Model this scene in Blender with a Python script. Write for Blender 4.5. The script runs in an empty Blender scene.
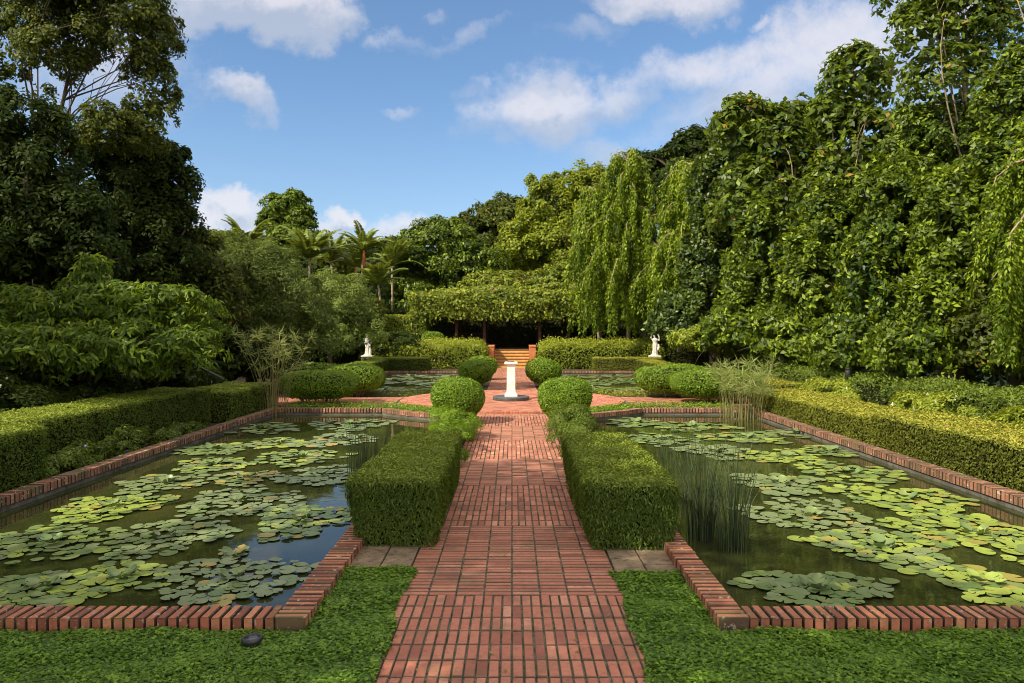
import bpy, math, random
import numpy as np
from mathutils import Vector, Matrix

random.seed(7)
RNG = np.random.default_rng(11)
C = bpy.context.scene.collection
SC = bpy.context.scene

# ------------------------------------------------------------------ camera
CAM_H, FPX, HOR_Y, VP_X = 2.13, 711.0, 331.0, 511.5
PITCH = math.atan((341.5 - HOR_Y) / FPX)
cd = bpy.data.cameras.new('camera'); cam = bpy.data.objects.new('camera', cd); C.objects.link(cam)
cd.sensor_width = 36.0; cd.lens = FPX / 1024 * 36.0
cd.clip_start = 0.1; cd.clip_end = 3000
cam.location = (0, 0, CAM_H); cam.rotation_euler = (math.pi / 2 - PITCH, 0, 0)
SC.camera = cam

# ------------------------------------------------------------------ light
SUN_EL = math.radians(41)
SUN_AZ = (-0.78, -0.62)
_l = math.hypot(*SUN_AZ)
SUN_DIR = Vector((SUN_AZ[0] / _l * math.cos(SUN_EL), SUN_AZ[1] / _l * math.cos(SUN_EL), math.sin(SUN_EL)))
sd = bpy.data.lights.new('sun', 'SUN'); sd.energy = 4.2; sd.angle = math.radians(0.55); sd.color = (1.0, 0.89, 0.68)
so = bpy.data.objects.new('sun', sd); C.objects.link(so); so.location = (-30, -20, 40)
so.rotation_euler = SUN_DIR.to_track_quat('Z', 'Y').to_euler()

SC.view_settings.view_transform = 'Standard'; SC.view_settings.look = 'None'
SC.view_settings.exposure = 0.76; SC.view_settings.gamma = 1.0
SC.view_settings.use_curve_mapping = False
SC.cycles.use_denoising = True; SC.cycles.filter_width = 0.95
SC.cycles.max_bounces = 6; SC.cycles.diffuse_bounces = 3; SC.cycles.glossy_bounces = 3
SC.cycles.transmission_bounces = 4; SC.cycles.transparent_max_bounces = 6
SC.cycles.sample_clamp_indirect = 6

class NT:
    """tiny node-graph helper"""
    def __init__(s, tree): s.t = tree; s.n = tree.nodes; s.l = tree.links
    def new(s, t, **k):
        n = s.n.new(t)
        for a, b in k.items(): setattr(n, a, b)
        return n
    def link(s, a, b): s.l.new(a, b)
    def _set(s, sock, v):
        if hasattr(v, 'links') or isinstance(v, bpy.types.NodeSocket): s.l.new(v, sock)
        else: sock.default_value = v
    def math(s, op, a, b=0.0, c=None, clamp=False):
        n = s.new('ShaderNodeMath', operation=op, use_clamp=clamp)
        s._set(n.inputs[0], a); s._set(n.inputs[1], b)
        if c is not None: s._set(n.inputs[2], c)
        return n.outputs[0]
    def smooth(s, x, a, b):
        n = s.new('ShaderNodeMapRange', interpolation_type='SMOOTHSTEP')
        s._set(n.inputs[0], x); n.inputs[1].default_value = a; n.inputs[2].default_value = b
        n.inputs[3].default_value = 0; n.inputs[4].default_value = 1
        return n.outputs[0]
    def mix(s, f, a, b, blend='MIX'):
        n = s.new('ShaderNodeMix', data_type='RGBA', blend_type=blend)
        s._set(n.inputs[0], f); s._set(n.inputs[6], a); s._set(n.inputs[7], b)
        return n.outputs[2]
    def noise(s, vec, scale, detail=4, rough=0.5, dist=0.0):
        n = s.new('ShaderNodeTexNoise'); n.inputs['Scale'].default_value = scale
        n.inputs['Detail'].default_value = detail; n.inputs['Roughness'].default_value = rough
        n.inputs['Distortion'].default_value = dist
        if vec is not None: s.l.new(vec, n.inputs['Vector'])
        return n.outputs['Fac']
    def ramp(s, f, stops):
        n = s.new('ShaderNodeValToRGB'); s._set(n.inputs[0], f)
        e = n.color_ramp.elements
        while len(e) < len(stops): e.new(0.5)
        for q, (p, c) in zip(e, stops): q.position = p; q.color = (*c, 1)
        return n.outputs[0]

# ------------------------------------------------------------------ sky with clouds (all by world direction)
W = bpy.data.worlds.new('World'); SC.world = W; W.use_nodes = True
g = NT(W.node_tree); g.n.clear()
out = g.new('ShaderNodeOutputWorld')
sky = g.new('ShaderNodeTexSky', sky_type='NISHITA'); sky.sun_disc = False
sky.sun_elevation = SUN_EL; sky.sun_rotation = math.atan2(SUN_DIR.x, SUN_DIR.y)
sky.air_density = 1.0; sky.dust_density = 0.6; sky.ozone_density = 2.2
tc = g.new('ShaderNodeTexCoord'); sp = g.new('ShaderNodeSeparateXYZ'); g.link(tc.outputs['Generated'], sp.inputs[0])
X, Y, Z = sp.outputs
Yc = g.math('MAXIMUM', Y, 0.05)
U = g.math('DIVIDE', X, Yc); V = g.math('DIVIDE', Z, Yc)
cv = g.new('ShaderNodeCombineXYZ'); g.link(U, cv.inputs[0]); g.link(V, cv.inputs[1])
n1 = g.noise(cv.outputs[0], 7.0, 8, 0.58, 0.3)
n2 = g.noise(cv.outputs[0], 22.0, 9, 0.68)
wn = g.new('ShaderNodeTexNoise'); wn.inputs['Scale'].default_value = 9; wn.inputs['Detail'].default_value = 7; wn.inputs['Roughness'].default_value = .62
g.link(cv.outputs[0], wn.inputs['Vector']); ws = g.new('ShaderNodeSeparateXYZ'); g.link(wn.outputs['Color'], ws.inputs[0])
U = g.math('ADD', U, g.math('MULTIPLY', g.math('SUBTRACT', ws.outputs[0], .5), .16)); V = g.math('ADD', V, g.math('MULTIPLY', g.math('SUBTRACT', ws.outputs[1], .5), .11))
def cloud(px, py, rx, ry, amt=1.0, slope=0.0):
    cu, cvv, ru, rv = (px - 511.5) / 711, (331 - py) / 711, rx / 711, ry / 711
    du = g.math('SUBTRACT', U, cu); dv = g.math('SUBTRACT', V, cvv)
    if slope: dv = g.math('SUBTRACT', dv, g.math('MULTIPLY', du, slope))
    a = g.math('DIVIDE', du, ru); b = g.math('DIVIDE', dv, rv)
    d = g.math('ADD', g.math('MULTIPLY', a, a), g.math('MULTIPLY', b, b))
    m = g.math('MULTIPLY', g.math('MAXIMUM', g.math('SUBTRACT', 1.0, g.math('MULTIPLY', d, 0.5)), 0.0), amt)
    return m, b
clouds = [(225, -10, 95, 38, 1.5, 0), (305, 15, 58, 38, 1.35, 0), (243, 98, 40, 24, .95, -.5), (215, 84, 26, 16, .7, 0), (415, 45, 28, 16, .62, 0),
          (440, 15, 22, 12, .7, 0), (408, 112, 24, 11, .72, 0), (475, 73, 26, 8, .62, 0),
          (540, 110, 84, 40, 1.0, 0), (500, 130, 60, 28, .75, 0), (625, 95, 70, 28, .9, .3), (700, 66, 90, 34, .92, .25), (665, 2, 76, 24, 1.15, 0),
          (762, 25, 26, 10, .8, 0), (840, 55, 140, 65, 1.0, .3), (760, 95, 130, 50, .92, .3), (590, 30, 90, 16, .62, .2), (460, 40, 90, 14, .66, .2), (390, 38, 30, 22, .75, 0), (520, 75, 110, 16, .6, .1), (860, 90, 120, 60, .9, .3), (930, 10, 90, 50, .9, 0),
          (225, 216, 44, 34, 1.45, 0), (232, 200, 28, 20, 1.3, 0), (205, 240, 60, 24, 1.2, 0), (178, 160, 20, 8, .7, 0), (332, 240, 30, 16, 1.05, 0), (350, 226, 22, 13, 1.1, 0),
          (395, 238, 52, 18, 1.0, 0), (430, 250, 50, 10, .7, 0), (600, 150, 60, 24, .7, 0), (100, 60, 120, 110, .85, 0)]
tot = None; shd = None
for c in clouds:
    m, b = cloud(*c)
    tot = m if tot is None else g.math('MAXIMUM', tot, m)
    w = g.math('MULTIPLY', m, b); shd = w if shd is None else g.math('ADD', shd, w)
dens = g.math('SUBTRACT', tot, g.math('MULTIPLY', g.math('ADD', n1, g.math('MULTIPLY', n2, 0.85)), 0.74))
alpha = g.math('MULTIPLY', g.smooth(dens, -0.26, 0.36), 0.74)
light = g.smooth(g.math('ADD', shd, g.math('MULTIPLY', g.math('SUBTRACT', n2, 0.5), 1.6)), -0.55, 0.5)
ccol = g.mix(light, (2.5, 2.75, 3.3, 1), (4.3, 4.1, 4.2, 1))
hz = g.math('SUBTRACT', 1.0, g.smooth(Z, 0.0, 0.34))
skyt = g.mix(1.0, sky.outputs[0], (0.58, 0.71, 0.79, 1), 'MULTIPLY')
skyc = g.mix(g.math('ADD', g.math('MULTIPLY', hz, 0.34), .05), skyt, (2.6, 3.1, 3.8, 1))
fin = g.mix(alpha, skyc, ccol)
# unseen broken cloud added overhead and behind the viewer as warm fill light
on3 = g.noise(tc.outputs['Generated'], 3.2, 7, .6)
om = g.math('MULTIPLY', g.math('MAXIMUM', g.smooth(Z, .5, .68), g.smooth(g.math('MULTIPLY', Y, -1.0), .0, .35)), g.smooth(on3, .36, .56))
fin = g.mix(om, fin, (8.4, 7.6, 6.4, 1))
bg = g.new('ShaderNodeBackground'); g.link(fin, bg.inputs[0]); bg.inputs[1].default_value = 0.128
g.link(bg.outputs[0], out.inputs[0])

# ------------------------------------------------------------------ small helpers
CP, SP_ = math.cos(PITCH), math.sin(PITCH)
def ray(px, py):
    x = (px - 512) / FPX; v = (341.5 - py) / FPX
    return Vector((x, CP + v * SP_, -SP_ + v * CP))
def at(px, py, Y):                       # point seen at a pixel, Y metres in front
    r = ray(px, py); return Vector((0, 0, CAM_H)) + r * (Y / r.y)
def on(px, py, z):                       # point seen at a pixel on a level plane
    r = ray(px, py); return Vector((0, 0, CAM_H)) + r * ((z - CAM_H) / r.z)

def tag(o, label=None, cat=None, group=None, kind=None):
    if label: o['label'] = label
    if cat: o['category'] = cat
    if group: o['group'] = group
    if kind: o['kind'] = kind
    return o
def empty(name, loc, label, cat, group=None):
    o = bpy.data.objects.new(name, None); C.objects.link(o); o.location = loc
    o.empty_display_size = 0.2
    return tag(o, label, cat, group)
def link(name, me, parent=None, world=True):
    o = bpy.data.objects.new(name, me); C.objects.link(o)
    if parent is not None:
        o.parent = parent
        if world:                        # mesh is in world coordinates
            p = parent; off = Vector((0, 0, 0))
            while p is not None: off += Vector(p.location); p = p.parent
            o.location = -off
    return o

def np_mesh(name, V, F, mat, tint=None, smooth=False, k=4):
    """V (n,3), F (m,k) int"""
    me = bpy.data.meshes.new(name)
    V = np.asarray(V, np.float32); F = np.asarray(F, np.int32)
    me.vertices.add(len(V)); me.vertices.foreach_set('co', V.ravel())
    me.loops.add(F.size); me.loops.foreach_set('vertex_index', F.ravel())
    me.polygons.add(len(F)); me.polygons.foreach_set('loop_start', np.arange(0, F.size, k, dtype=np.int32))
    me.polygons.foreach_set('loop_total', np.full(len(F), k, np.int32))
    if smooth: me.polygons.foreach_set('use_smooth', np.ones(len(F), bool))
    if tint is not None:
        a = me.attributes.new('tint', 'FLOAT', 'FACE'); a.data.foreach_set('value', np.asarray(tint, np.float32))
    me.materials.append(mat); me.update(calc_edges=True)
    return me

class MB:
    def __init__(s): s.v = []; s.f = []; s.t = []; s.sm = []
    def add(s, vs, fs, tint=0.5, smooth=False):
        o = len(s.v); s.v += [tuple(p) for p in vs]
        for f in fs: s.f.append([o + i for i in f]); s.t.append(tint); s.sm.append(smooth)
    def box(s, x0, x1, y0, y1, z0, z1, tint=0.5, bev=0.0, M=None, bottom=True, dirty=()):
        if bev:
            b = bev
            vs = [(x0, y0, z0), (x1, y0, z0), (x1, y1, z0), (x0, y1, z0),
                  (x0, y0, z1 - b), (x1, y0, z1 - b), (x1, y1, z1 - b), (x0, y1, z1 - b),
                  (x0 + b, y0 + b, z1), (x1 - b, y0 + b, z1), (x1 - b, y1 - b, z1), (x0 + b, y1 - b, z1)]
            fs = [(0, 1, 5, 4), (1, 2, 6, 5), (2, 3, 7, 6), (3, 0, 4, 7), (4, 5, 9, 8), (5, 6, 10, 9), (6, 7, 11, 10), (7, 4, 8, 11), (8, 9, 10, 11)]
        else:
            vs = [(x0, y0, z0), (x1, y0, z0), (x1, y1, z0), (x0, y1, z0), (x0, y0, z1), (x1, y0, z1), (x1, y1, z1), (x0, y1, z1)]
            fs = [(0, 1, 5, 4), (1, 2, 6, 5), (2, 3, 7, 6), (3, 0, 4, 7), (4, 5, 6, 7)]
        if bottom: fs = fs + [(3, 2, 1, 0)]
        if M is not None: vs = [M @ Vector(v) for v in vs]
        n0 = len(s.t); s.add(vs, fs, tint)
        for q in dirty: s.t[n0 + q] = 0.0
    def tube(s, pts, rads, n=7, tint=0.5, cap=True):
        pts = [Vector(p) for p in pts]; rings = []
        base = len(s.v)
        up = Vector((0.13, 0.31, 0.94))
        for i, p in enumerate(pts):
            d = (pts[min(i + 1, len(pts) - 1)] - pts[max(i - 1, 0)]).normalized()
            a = d.cross(up)
            if a.length < 1e-3: a = d.cross(Vector((1, 0, 0)))
            a.normalize(); b = d.cross(a)
            for k in range(n):
                t = 2 * math.pi * k / n
                s.v.append(tuple(p + (a * math.cos(t) + b * math.sin(t)) * rads[i]))
        for i in range(len(pts) - 1):
            for k in range(n):
                s.f.append([base + i * n + k, base + i * n + (k + 1) % n, base + (i + 1) * n + (k + 1) % n, base + (i + 1) * n + k])
                s.t.append(tint); s.sm.append(True)
        if cap:
            s.f.append([base + (len(pts) - 1) * n + k for k in range(n)]); s.t.append(tint); s.sm.append(False)
            s.f.append([base + k for k in range(n)][::-1]); s.t.append(tint); s.sm.append(False)
    def lathe(s, c, prof, n=32, tint=0.5, smooth=True, sx=1, sy=1, rot=0):
        base = len(s.v)
        for r, z in prof:
            for k in range(n):
                t = 2 * math.pi * k / n + rot
                s.v.append((c[0] + r * math.cos(t) * sx, c[1] + r * math.sin(t) * sy, c[2] + z))
        for i in range(len(prof) - 1):
            for k in range(n):
                s.f.append([base + i * n + k, base + i * n + (k + 1) % n, base + (i + 1) * n + (k + 1) % n, base + (i + 1) * n + k])
                s.t.append(tint); s.sm.append(smooth)
        s.f.append([base + (len(prof) - 1) * n + k for k in range(n)]); s.t.append(tint); s.sm.append(False)
        s.f.append([base + k for k in range(n)][::-1]); s.t.append(tint); s.sm.append(False)
    def mesh(s, name, mat):
        me = bpy.data.meshes.new(name); me.from_pydata(s.v, [], s.f)
        a = me.attributes.new('tint', 'FLOAT', 'FACE'); a.data.foreach_set('value', s.t)
        me.polygons.foreach_set('use_smooth', s.sm)
        me.materials.append(mat); me.update(); return me
    def build(s, name, mat, parent=None): return link(name, s.mesh(name, mat), parent)

# ------------------------------------------------------------------ materials
def new_mat(name):
    m = bpy.data.materials.new(name); m.use_nodes = True; t = NT(m.node_tree); t.n.clear()
    return m, t, t.new('ShaderNodeOutputMaterial')
def attr(t): n = t.new('ShaderNodeAttribute', attribute_name='tint'); return n.outputs['Fac']
def objco(t): return t.new('ShaderNodeTexCoord').outputs['Object']

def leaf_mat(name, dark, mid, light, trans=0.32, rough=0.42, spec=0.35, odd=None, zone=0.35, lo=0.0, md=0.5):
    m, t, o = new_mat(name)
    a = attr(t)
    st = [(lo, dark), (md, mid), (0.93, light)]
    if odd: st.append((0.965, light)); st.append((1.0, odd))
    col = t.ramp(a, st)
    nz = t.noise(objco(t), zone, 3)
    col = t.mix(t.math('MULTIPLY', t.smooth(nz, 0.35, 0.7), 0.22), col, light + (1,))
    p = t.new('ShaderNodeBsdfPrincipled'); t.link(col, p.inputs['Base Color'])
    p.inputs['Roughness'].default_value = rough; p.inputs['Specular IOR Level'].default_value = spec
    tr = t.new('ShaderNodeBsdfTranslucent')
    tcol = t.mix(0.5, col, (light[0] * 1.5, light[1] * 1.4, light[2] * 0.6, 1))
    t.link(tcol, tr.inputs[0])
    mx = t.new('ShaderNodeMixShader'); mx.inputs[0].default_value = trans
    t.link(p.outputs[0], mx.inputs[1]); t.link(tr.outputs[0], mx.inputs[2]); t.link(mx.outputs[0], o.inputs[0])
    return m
def plain(name, a, b=None, scale=4.0, rough=0.7, spec=0.3, bump=0.0, bscale=30, c=None, metallic=0):
    m, t, o = new_mat(name); b = b or a
    co = objco(t)
    col = t.mix(t.smooth(t.noise(co, scale, 6, 0.6), 0.3, 0.7), a + (1,), b + (1,))
    if c: col = t.mix(t.math('MULTIPLY', t.smooth(t.noise(co, scale * 3.3, 5, 0.65), 0.52, 0.68), 0.8), col, c + (1,))
    p = t.new('ShaderNodeBsdfPrincipled'); t.link(col, p.inputs['Base Color'])
    p.inputs['Roughness'].default_value = rough; p.inputs['Specular IOR Level'].default_value = spec
    p.inputs['Metallic'].default_value = metallic
    if bump:
        bn = t.new('ShaderNodeBump'); bn.inputs['Strength'].default_value = bump; bn.inputs['Distance'].default_value = 0.02
        t.link(t.noise(co, bscale, 6, 0.6), bn.inputs['Height']); t.link(bn.outputs[0], p.inputs['Normal'])
    t.link(p.outputs[0], o.inputs[0]); return m
def brick_mat(name, stops, stain=(0.07, 0.05, 0.04), pale=None, stain_amt=0.6, moss=None, moss_amt=.7):
    m, t, o = new_mat(name); co = objco(t)
    col = t.ramp(attr(t), stops)
    col = t.mix(t.math('MULTIPLY', t.smooth(t.noise(co, 1.1, 5, 0.6), 0.5, 0.72), stain_amt * .7), col, stain + (1,))
    col = t.mix(t.math('MULTIPLY', t.smooth(t.noise(co, 26, 5, 0.7), 0.45, 0.75), 0.45), col, stain + (1,))
    if pale: col = t.mix(t.math('MULTIPLY', t.smooth(t.noise(co, 19, 4, 0.6), 0.60, 0.66), 0.75), col, pale + (1,))
    if moss: col = t.mix(t.math('MULTIPLY', t.smooth(t.noise(co, 3.1, 5, 0.65), 0.52, 0.64), moss_amt), col, moss + (1,))
    p = t.new('ShaderNodeBsdfPrincipled'); t.link(col, p.inputs['Base Color'])
    p.inputs['Roughness'].default_value = 0.78; p.inputs['Specular IOR Level'].default_value = 0.3
    bn = t.new('ShaderNodeBump'); bn.inputs['Strength'].default_value = 0.5; bn.inputs['Distance'].default_value = 0.006
    t.link(t.noise(co, 90, 5, 0.7), bn.inputs['Height']); t.link(bn.outputs[0], p.inputs['Normal'])
    t.link(p.outputs[0], o.inputs[0]); return m

BR = [(0, (.21, .125, .085)), (.05, (.21, .125, .085)), (.07, (.25, .085, .06)), (.35, (.40, .14, .09)), (.75, (.47, .18, .115)), (1, (.57, .26, .17))]
M_brick = brick_mat('paving brick', BR, stain_amt=.6, moss=(.13, .10, .05), moss_amt=.35)
M_cope = brick_mat('coping brick', [(0, (.10, .06, .04)), (.05, (.10, .06, .04)), (.07, (.22, .075, .045)), (.5, (.40, .14, .078)), (1, (.54, .23, .12))], stain_amt=.9, pale=(.42, .36, .27), moss=(.16, .13, .05), moss_amt=.4)
M_cope_old = brick_mat('weathered coping brick', [(0, (.04, .03, .02)), (.05, (.04, .03, .02)), (.07, (.14, .075, .045)), (.5, (.27, .125, .075)), (1, (.38, .18, .11))], pale=(.5, .46, .38), stain_amt=.9, moss=(.1, .1, .045))
M_mortar = plain('mossy mortar', (.27, .24, .18), (.07, .075, .035), 5, .95, .1, .4, 60, c=(.03, .03, .02))
M_plinth = plain('damp render', (.16, .15, .13), (.08, .075, .06), 2.5, .7, .3, .3, 30, c=(.05, .05, .03))
M_stone = plain('sandstone flag', (.33, .24, .16), (.19, .14, .09), 5, .85, .2, .5, 60, c=(.08, .075, .05))
M_soil = plain('garden soil', (.045, .035, .022), (.09, .06, .04), 6, .95, .1, .6, 30, c=(.05, .07, .02))
M_grass = plain('rough lawn', (.04, .07, .018), (.07, .1, .03), .8, .95, .1, .5, 20, c=(.08, .07, .04))
M_white = plain('white painted stone', (.82, .8, .76), (.68, .65, .6), 5, .6, .35, .15, 80, c=(.5, .47, .41))
M_statue = plain('pale weathered marble', (.74, .71, .66), (.5, .48, .44), 7, .6, .3, .2, 60, c=(.34, .33, .29))
M_ringbase = plain('dark granite', (.045, .05, .055), (.09, .095, .1), 9, .45, .4, .1, 60)
M_step = plain('ochre tiled step', (.62, .40, .12), (.48, .28, .08), 5, .7, .3, .2, 40)
M_nose = plain('red brown tile nosing', (.33, .11, .05), (.2, .07, .04), 5, .7, .3, .2, 40)
M_pier = plain('terracotta pier', (.5, .17, .075), (.38, .12, .05), 4, .75, .3, .3, 40)
M_bark = plain('grey brown bark', (.13, .095, .065), (.06, .045, .03), 5, .9, .15, .7, 24)
M_barkpale = plain('pale bark', (.36, .27, .19), (.2, .15, .1), 4, .85, .2, .5, 24)
M_wood = plain('dark stained timber', (.09, .045, .03), (.04, .022, .016), 5, .7, .2, .3, 40)
M_black = plain('black coated metal', (.02, .02, .022), (.035, .035, .035), 8, .4, .5)
M_glass = plain('dark lens glass', (.03, .03, .035), (.05, .05, .055), 8, .12, .6)
M_hose = plain('grey blue plastic pipe', (.06, .07, .09), (.09, .1, .11), 8, .5, .4)
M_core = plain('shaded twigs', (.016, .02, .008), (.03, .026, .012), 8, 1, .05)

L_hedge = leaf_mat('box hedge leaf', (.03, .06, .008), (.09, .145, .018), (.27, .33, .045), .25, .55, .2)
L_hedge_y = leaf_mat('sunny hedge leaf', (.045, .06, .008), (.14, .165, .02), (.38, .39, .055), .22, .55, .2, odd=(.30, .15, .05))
L_ball = leaf_mat('clipped ball leaf', (.05, .10, .008), (.12, .21, .012), (.22, .34, .022), .28, .5, .28)
L_bank = leaf_mat('bank shrub leaf', (.07, .11, .010), (.19, .25, .02), (.35, .39, .045), .3, .5, .25)
L_cover = leaf_mat('clover leaf', (.02, .055, .005), (.08, .165, .012), (.2, .33, .024), .25, .5, .25, zone=1.6)
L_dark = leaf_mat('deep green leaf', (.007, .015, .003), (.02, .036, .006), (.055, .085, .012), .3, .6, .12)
L_left = leaf_mat('mid green leaf', (.022, .038, .006), (.065, .09, .012), (.15, .18, .02), .4, .5, .22, odd=(.26, .22, .03), lo=.22, md=.66)
L_bright = leaf_mat('frangipani leaf', (.018, .042, .007), (.05, .10, .011), (.25, .35, .028), .4, .45, .28)
L_fine = leaf_mat('fine olive leaf', (.035, .058, .012), (.08, .12, .022), (.17, .22, .045), .3, .55, .2)
L_fine2 = leaf_mat('pale fine leaf', (.06, .10, .02), (.14, .20, .04), (.26, .33, .08), .35, .55, .2)
L_big = leaf_mat('large glossy leaf', (.012, .028, .005), (.06, .105, .010), (.21, .28, .02), .32, .45, .28, odd=(.3, .16, .04), lo=.22, md=.66)
L_big2 = leaf_mat('glossy shrub leaf', (.010, .028, .004), (.06, .11, .009), (.25, .33, .022), .3, .45, .28, lo=.22, md=.66)
L_yel = leaf_mat('yellow green leaf', (.035, .06, .006), (.13, .18, .013), (.29, .33, .024), .35, .5, .22)
L_weep = leaf_mat('weeping foliage leaf', (.02, .05, .004), (.12, .19, .010), (.29, .38, .02), .3, .48, .25, zone=.8, lo=.22, md=.66)
L_perg = leaf_mat('pergola vine leaf', (.05, .08, .008), (.15, .2, .016), (.32, .36, .035), .3, .5, .25, odd=(.32, .14, .06), lo=.22, md=.66)
L_palm = leaf_mat('palm leaflet', (.035, .07, .01), (.12, .18, .022), (.28, .31, .05), .25, .45, .3)
L_far = leaf_mat('distant tree leaf', (.02, .04, .005), (.075, .12, .012), (.17, .24, .022), .25, .55, .2)
L_reed = leaf_mat('rush stem', (.03, .05, .024), (.055, .085, .04), (.11, .15, .06), .15, .5, .3)
L_pap = leaf_mat('papyrus blade', (.12, .17, .045), (.22, .28, .08), (.36, .40, .14), .35, .5, .25)
L_petal = leaf_mat('white petal', (.6, .6, .55), (.7, .7, .64), (.8, .8, .75), .3, .5, .3)
L_purple = leaf_mat('violet petal', (.12, .1, .4), (.18, .14, .5), (.25, .2, .6), .3, .5, .3)
L_lowleaf = leaf_mat('bed plant leaf', (.04, .07, .010), (.09, .14, .018), (.17, .23, .03), .3, .5, .25)

def pad_mat(name, a, b, edge):
    m, t, o = new_mat(name)
    oi = t.new('ShaderNodeObjectInfo').outputs['Random']
    r = t.math('FRACT', t.math('ADD', t.math('MULTIPLY', attr(t), 7.31), oi))
    co = objco(t)
    col = t.mix(r, a + (1,), b + (1,))
    col = t.mix(t.math('MULTIPLY', t.smooth(t.noise(co, 3.0, 5, 0.6), 0.5, 0.75), 0.5), col, edge + (1,))
    col = t.mix(t.math('MULTIPLY', t.smooth(t.noise(t.new('ShaderNodeTexCoord').outputs['Generated'], 9.0, 3, 0.6), 0.66, 0.72), 0.7), col, (.12, .08, .03, 1))
    p = t.new('ShaderNodeBsdfPrincipled'); t.link(col, p.inputs['Base Color'])
    p.inputs['Roughness'].default_value = 0.42; p.inputs['Specular IOR Level'].default_value = 0.45
    t.link(p.outputs[0], o.inputs[0]); return m
P_green = pad_mat('green lily pad', (.10, .16, .05), (.15, .20, .06), (.2, .22, .07))
P_blue = pad_mat('grey green lily pad', (.13, .175, .075), (.18, .22, .095), (.2, .23, .08))
P_yel = pad_mat('yellow green lily pad', (.18, .25, .045), (.27, .33, .06), (.36, .35, .08))
P_old = pad_mat('ageing lily pad', (.24, .23, .05), (.30, .23, .06), (.26, .15, .05))

def water_mat():
    m, t, o = new_mat('pond water'); co = objco(t)
    n = t.noise(co, 1.2, 5, .6); n2 = t.noise(co, 14, 4, .6)
    col = t.mix(t.smooth(n, .35, .7), (.022, .028, .009, 1), (.045, .05, .014, 1))
    col = t.mix(t.math('MULTIPLY', t.smooth(n2, .55, .7), .5), col, (.06, .062, .018, 1))
    p = t.new('ShaderNodeBsdfPrincipled'); t.link(col, p.inputs['Base Color'])
    p.inputs['Roughness'].default_value = .035; p.inputs['IOR'].default_value = 1.36
    bn = t.new('ShaderNodeBump'); bn.inputs['Strength'].default_value = .10; bn.inputs['Distance'].default_value = .01
    t.link(t.noise(co, 5, 3, .5), bn.inputs['Height']); t.link(bn.outputs[0], p.inputs['Normal'])
    t.link(p.outputs[0], o.inputs[0]); return m
M_water = water_mat()

# ------------------------------------------------------------------ foliage builders
def unit(n):
    v = RNG.normal(size=(n, 3)); return v / np.linalg.norm(v, axis=1, keepdims=True)
def norm(v): return v / np.maximum(np.linalg.norm(v, axis=1, keepdims=True), 1e-6)
def leaf_geo(P, N, size, aspect=0.45, down=0.0, T=None, tint=None, fold=0.10):
    """one folded diamond-shaped leaf per point"""
    n = len(P); N = norm(N)
    if T is None: T = unit(n)
    T = T - N * np.sum(T * N, axis=1, keepdims=True)
    if down: T[:, 2] -= down
    T = norm(T); B = norm(np.cross(N, T))
    s = (np.asarray(size) * RNG.uniform(.65, 1.3, n))[:, None]
    w = s * aspect * .5
    V = np.empty((n, 4, 3), np.float32)
    V[:, 0] = P; V[:, 1] = P + T * s * .45 + B * w + N * s * fold
    V[:, 2] = P + T * s; V[:, 3] = P + T * s * .45 - B * w + N * s * fold
    F = np.arange(n * 4).reshape(n, 4)
    if tint is None: tint = RNG.random(n)
    return V.reshape(-1, 3), F, tint
def leaves_obj(name, P, N, size, mat, parent=None, **k):
    V, F, t = leaf_geo(P, N, size, **k)
    return link(name, np_mesh(name, V, F, mat, t), parent)

def clump_points(ells, size, cover=2.6, sub=0.30, lump=1.0, inner=0.25, nmax=60000, floor=0.15):
    """ells: list of (centre, (rx,ry,rz)). returns points, normals, tint, sizes and the sub-clump centres"""
    Ps, Ns, Ts, Ss, Cs = [], [], [], [], []
    la = size * size * .25
    for c, r in ells:
        c = np.array(c); r = np.array(r)
        area = 4 * math.pi * ((r[0] * r[1]) ** 1.6 / 3 + (r[0] * r[2]) ** 1.6 / 3 + (r[1] * r[2]) ** 1.6 / 3) ** (1 / 1.6)
        n = int(min(nmax, cover * area / la))
        k = max(8, int(4 * math.pi / (math.pi * sub * sub) * .9))
        d = unit(k); d[:, 2] = np.where(d[:, 2] < -.5, -d[:, 2], d[:, 2])
        cc = c + d * r * (RNG.uniform(.62, 1.04, (k, 1)))
        cr = sub * RNG.uniform(.6, 1.35, k)[:, None] * np.minimum(r, np.mean(r) * 1.2)
        Cs += [(cc[i], cr[i].mean()) for i in range(k)]
        i = RNG.integers(0, k, n)
        u = unit(n); ax = norm(d[i] + np.array([0, 0, .7])); dt = np.sum(u * ax, axis=1, keepdims=True)
        u = np.where(dt < -.25, -u, u); rad = RNG.uniform(.25, 1.0, n)[:, None] ** .6 * 1.08
        P = cc[i] + u * cr[i] * rad * lump
        nn = u * .9 + (d[i]) * .35 + unit(n) * .6 + np.array([0, 0, .35])
        ct = RNG.random(k)
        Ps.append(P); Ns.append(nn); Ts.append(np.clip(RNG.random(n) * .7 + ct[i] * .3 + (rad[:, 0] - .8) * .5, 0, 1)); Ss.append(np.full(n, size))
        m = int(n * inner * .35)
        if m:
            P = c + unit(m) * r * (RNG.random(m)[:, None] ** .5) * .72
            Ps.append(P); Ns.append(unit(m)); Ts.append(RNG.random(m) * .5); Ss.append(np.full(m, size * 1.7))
    P = np.concatenate(Ps); N = np.concatenate(Ns); T = np.concatenate(Ts); S = np.concatenate(Ss)
    keep = P[:, 2] > floor
    return P[keep], N[keep], T[keep], S[keep], Cs

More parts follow.
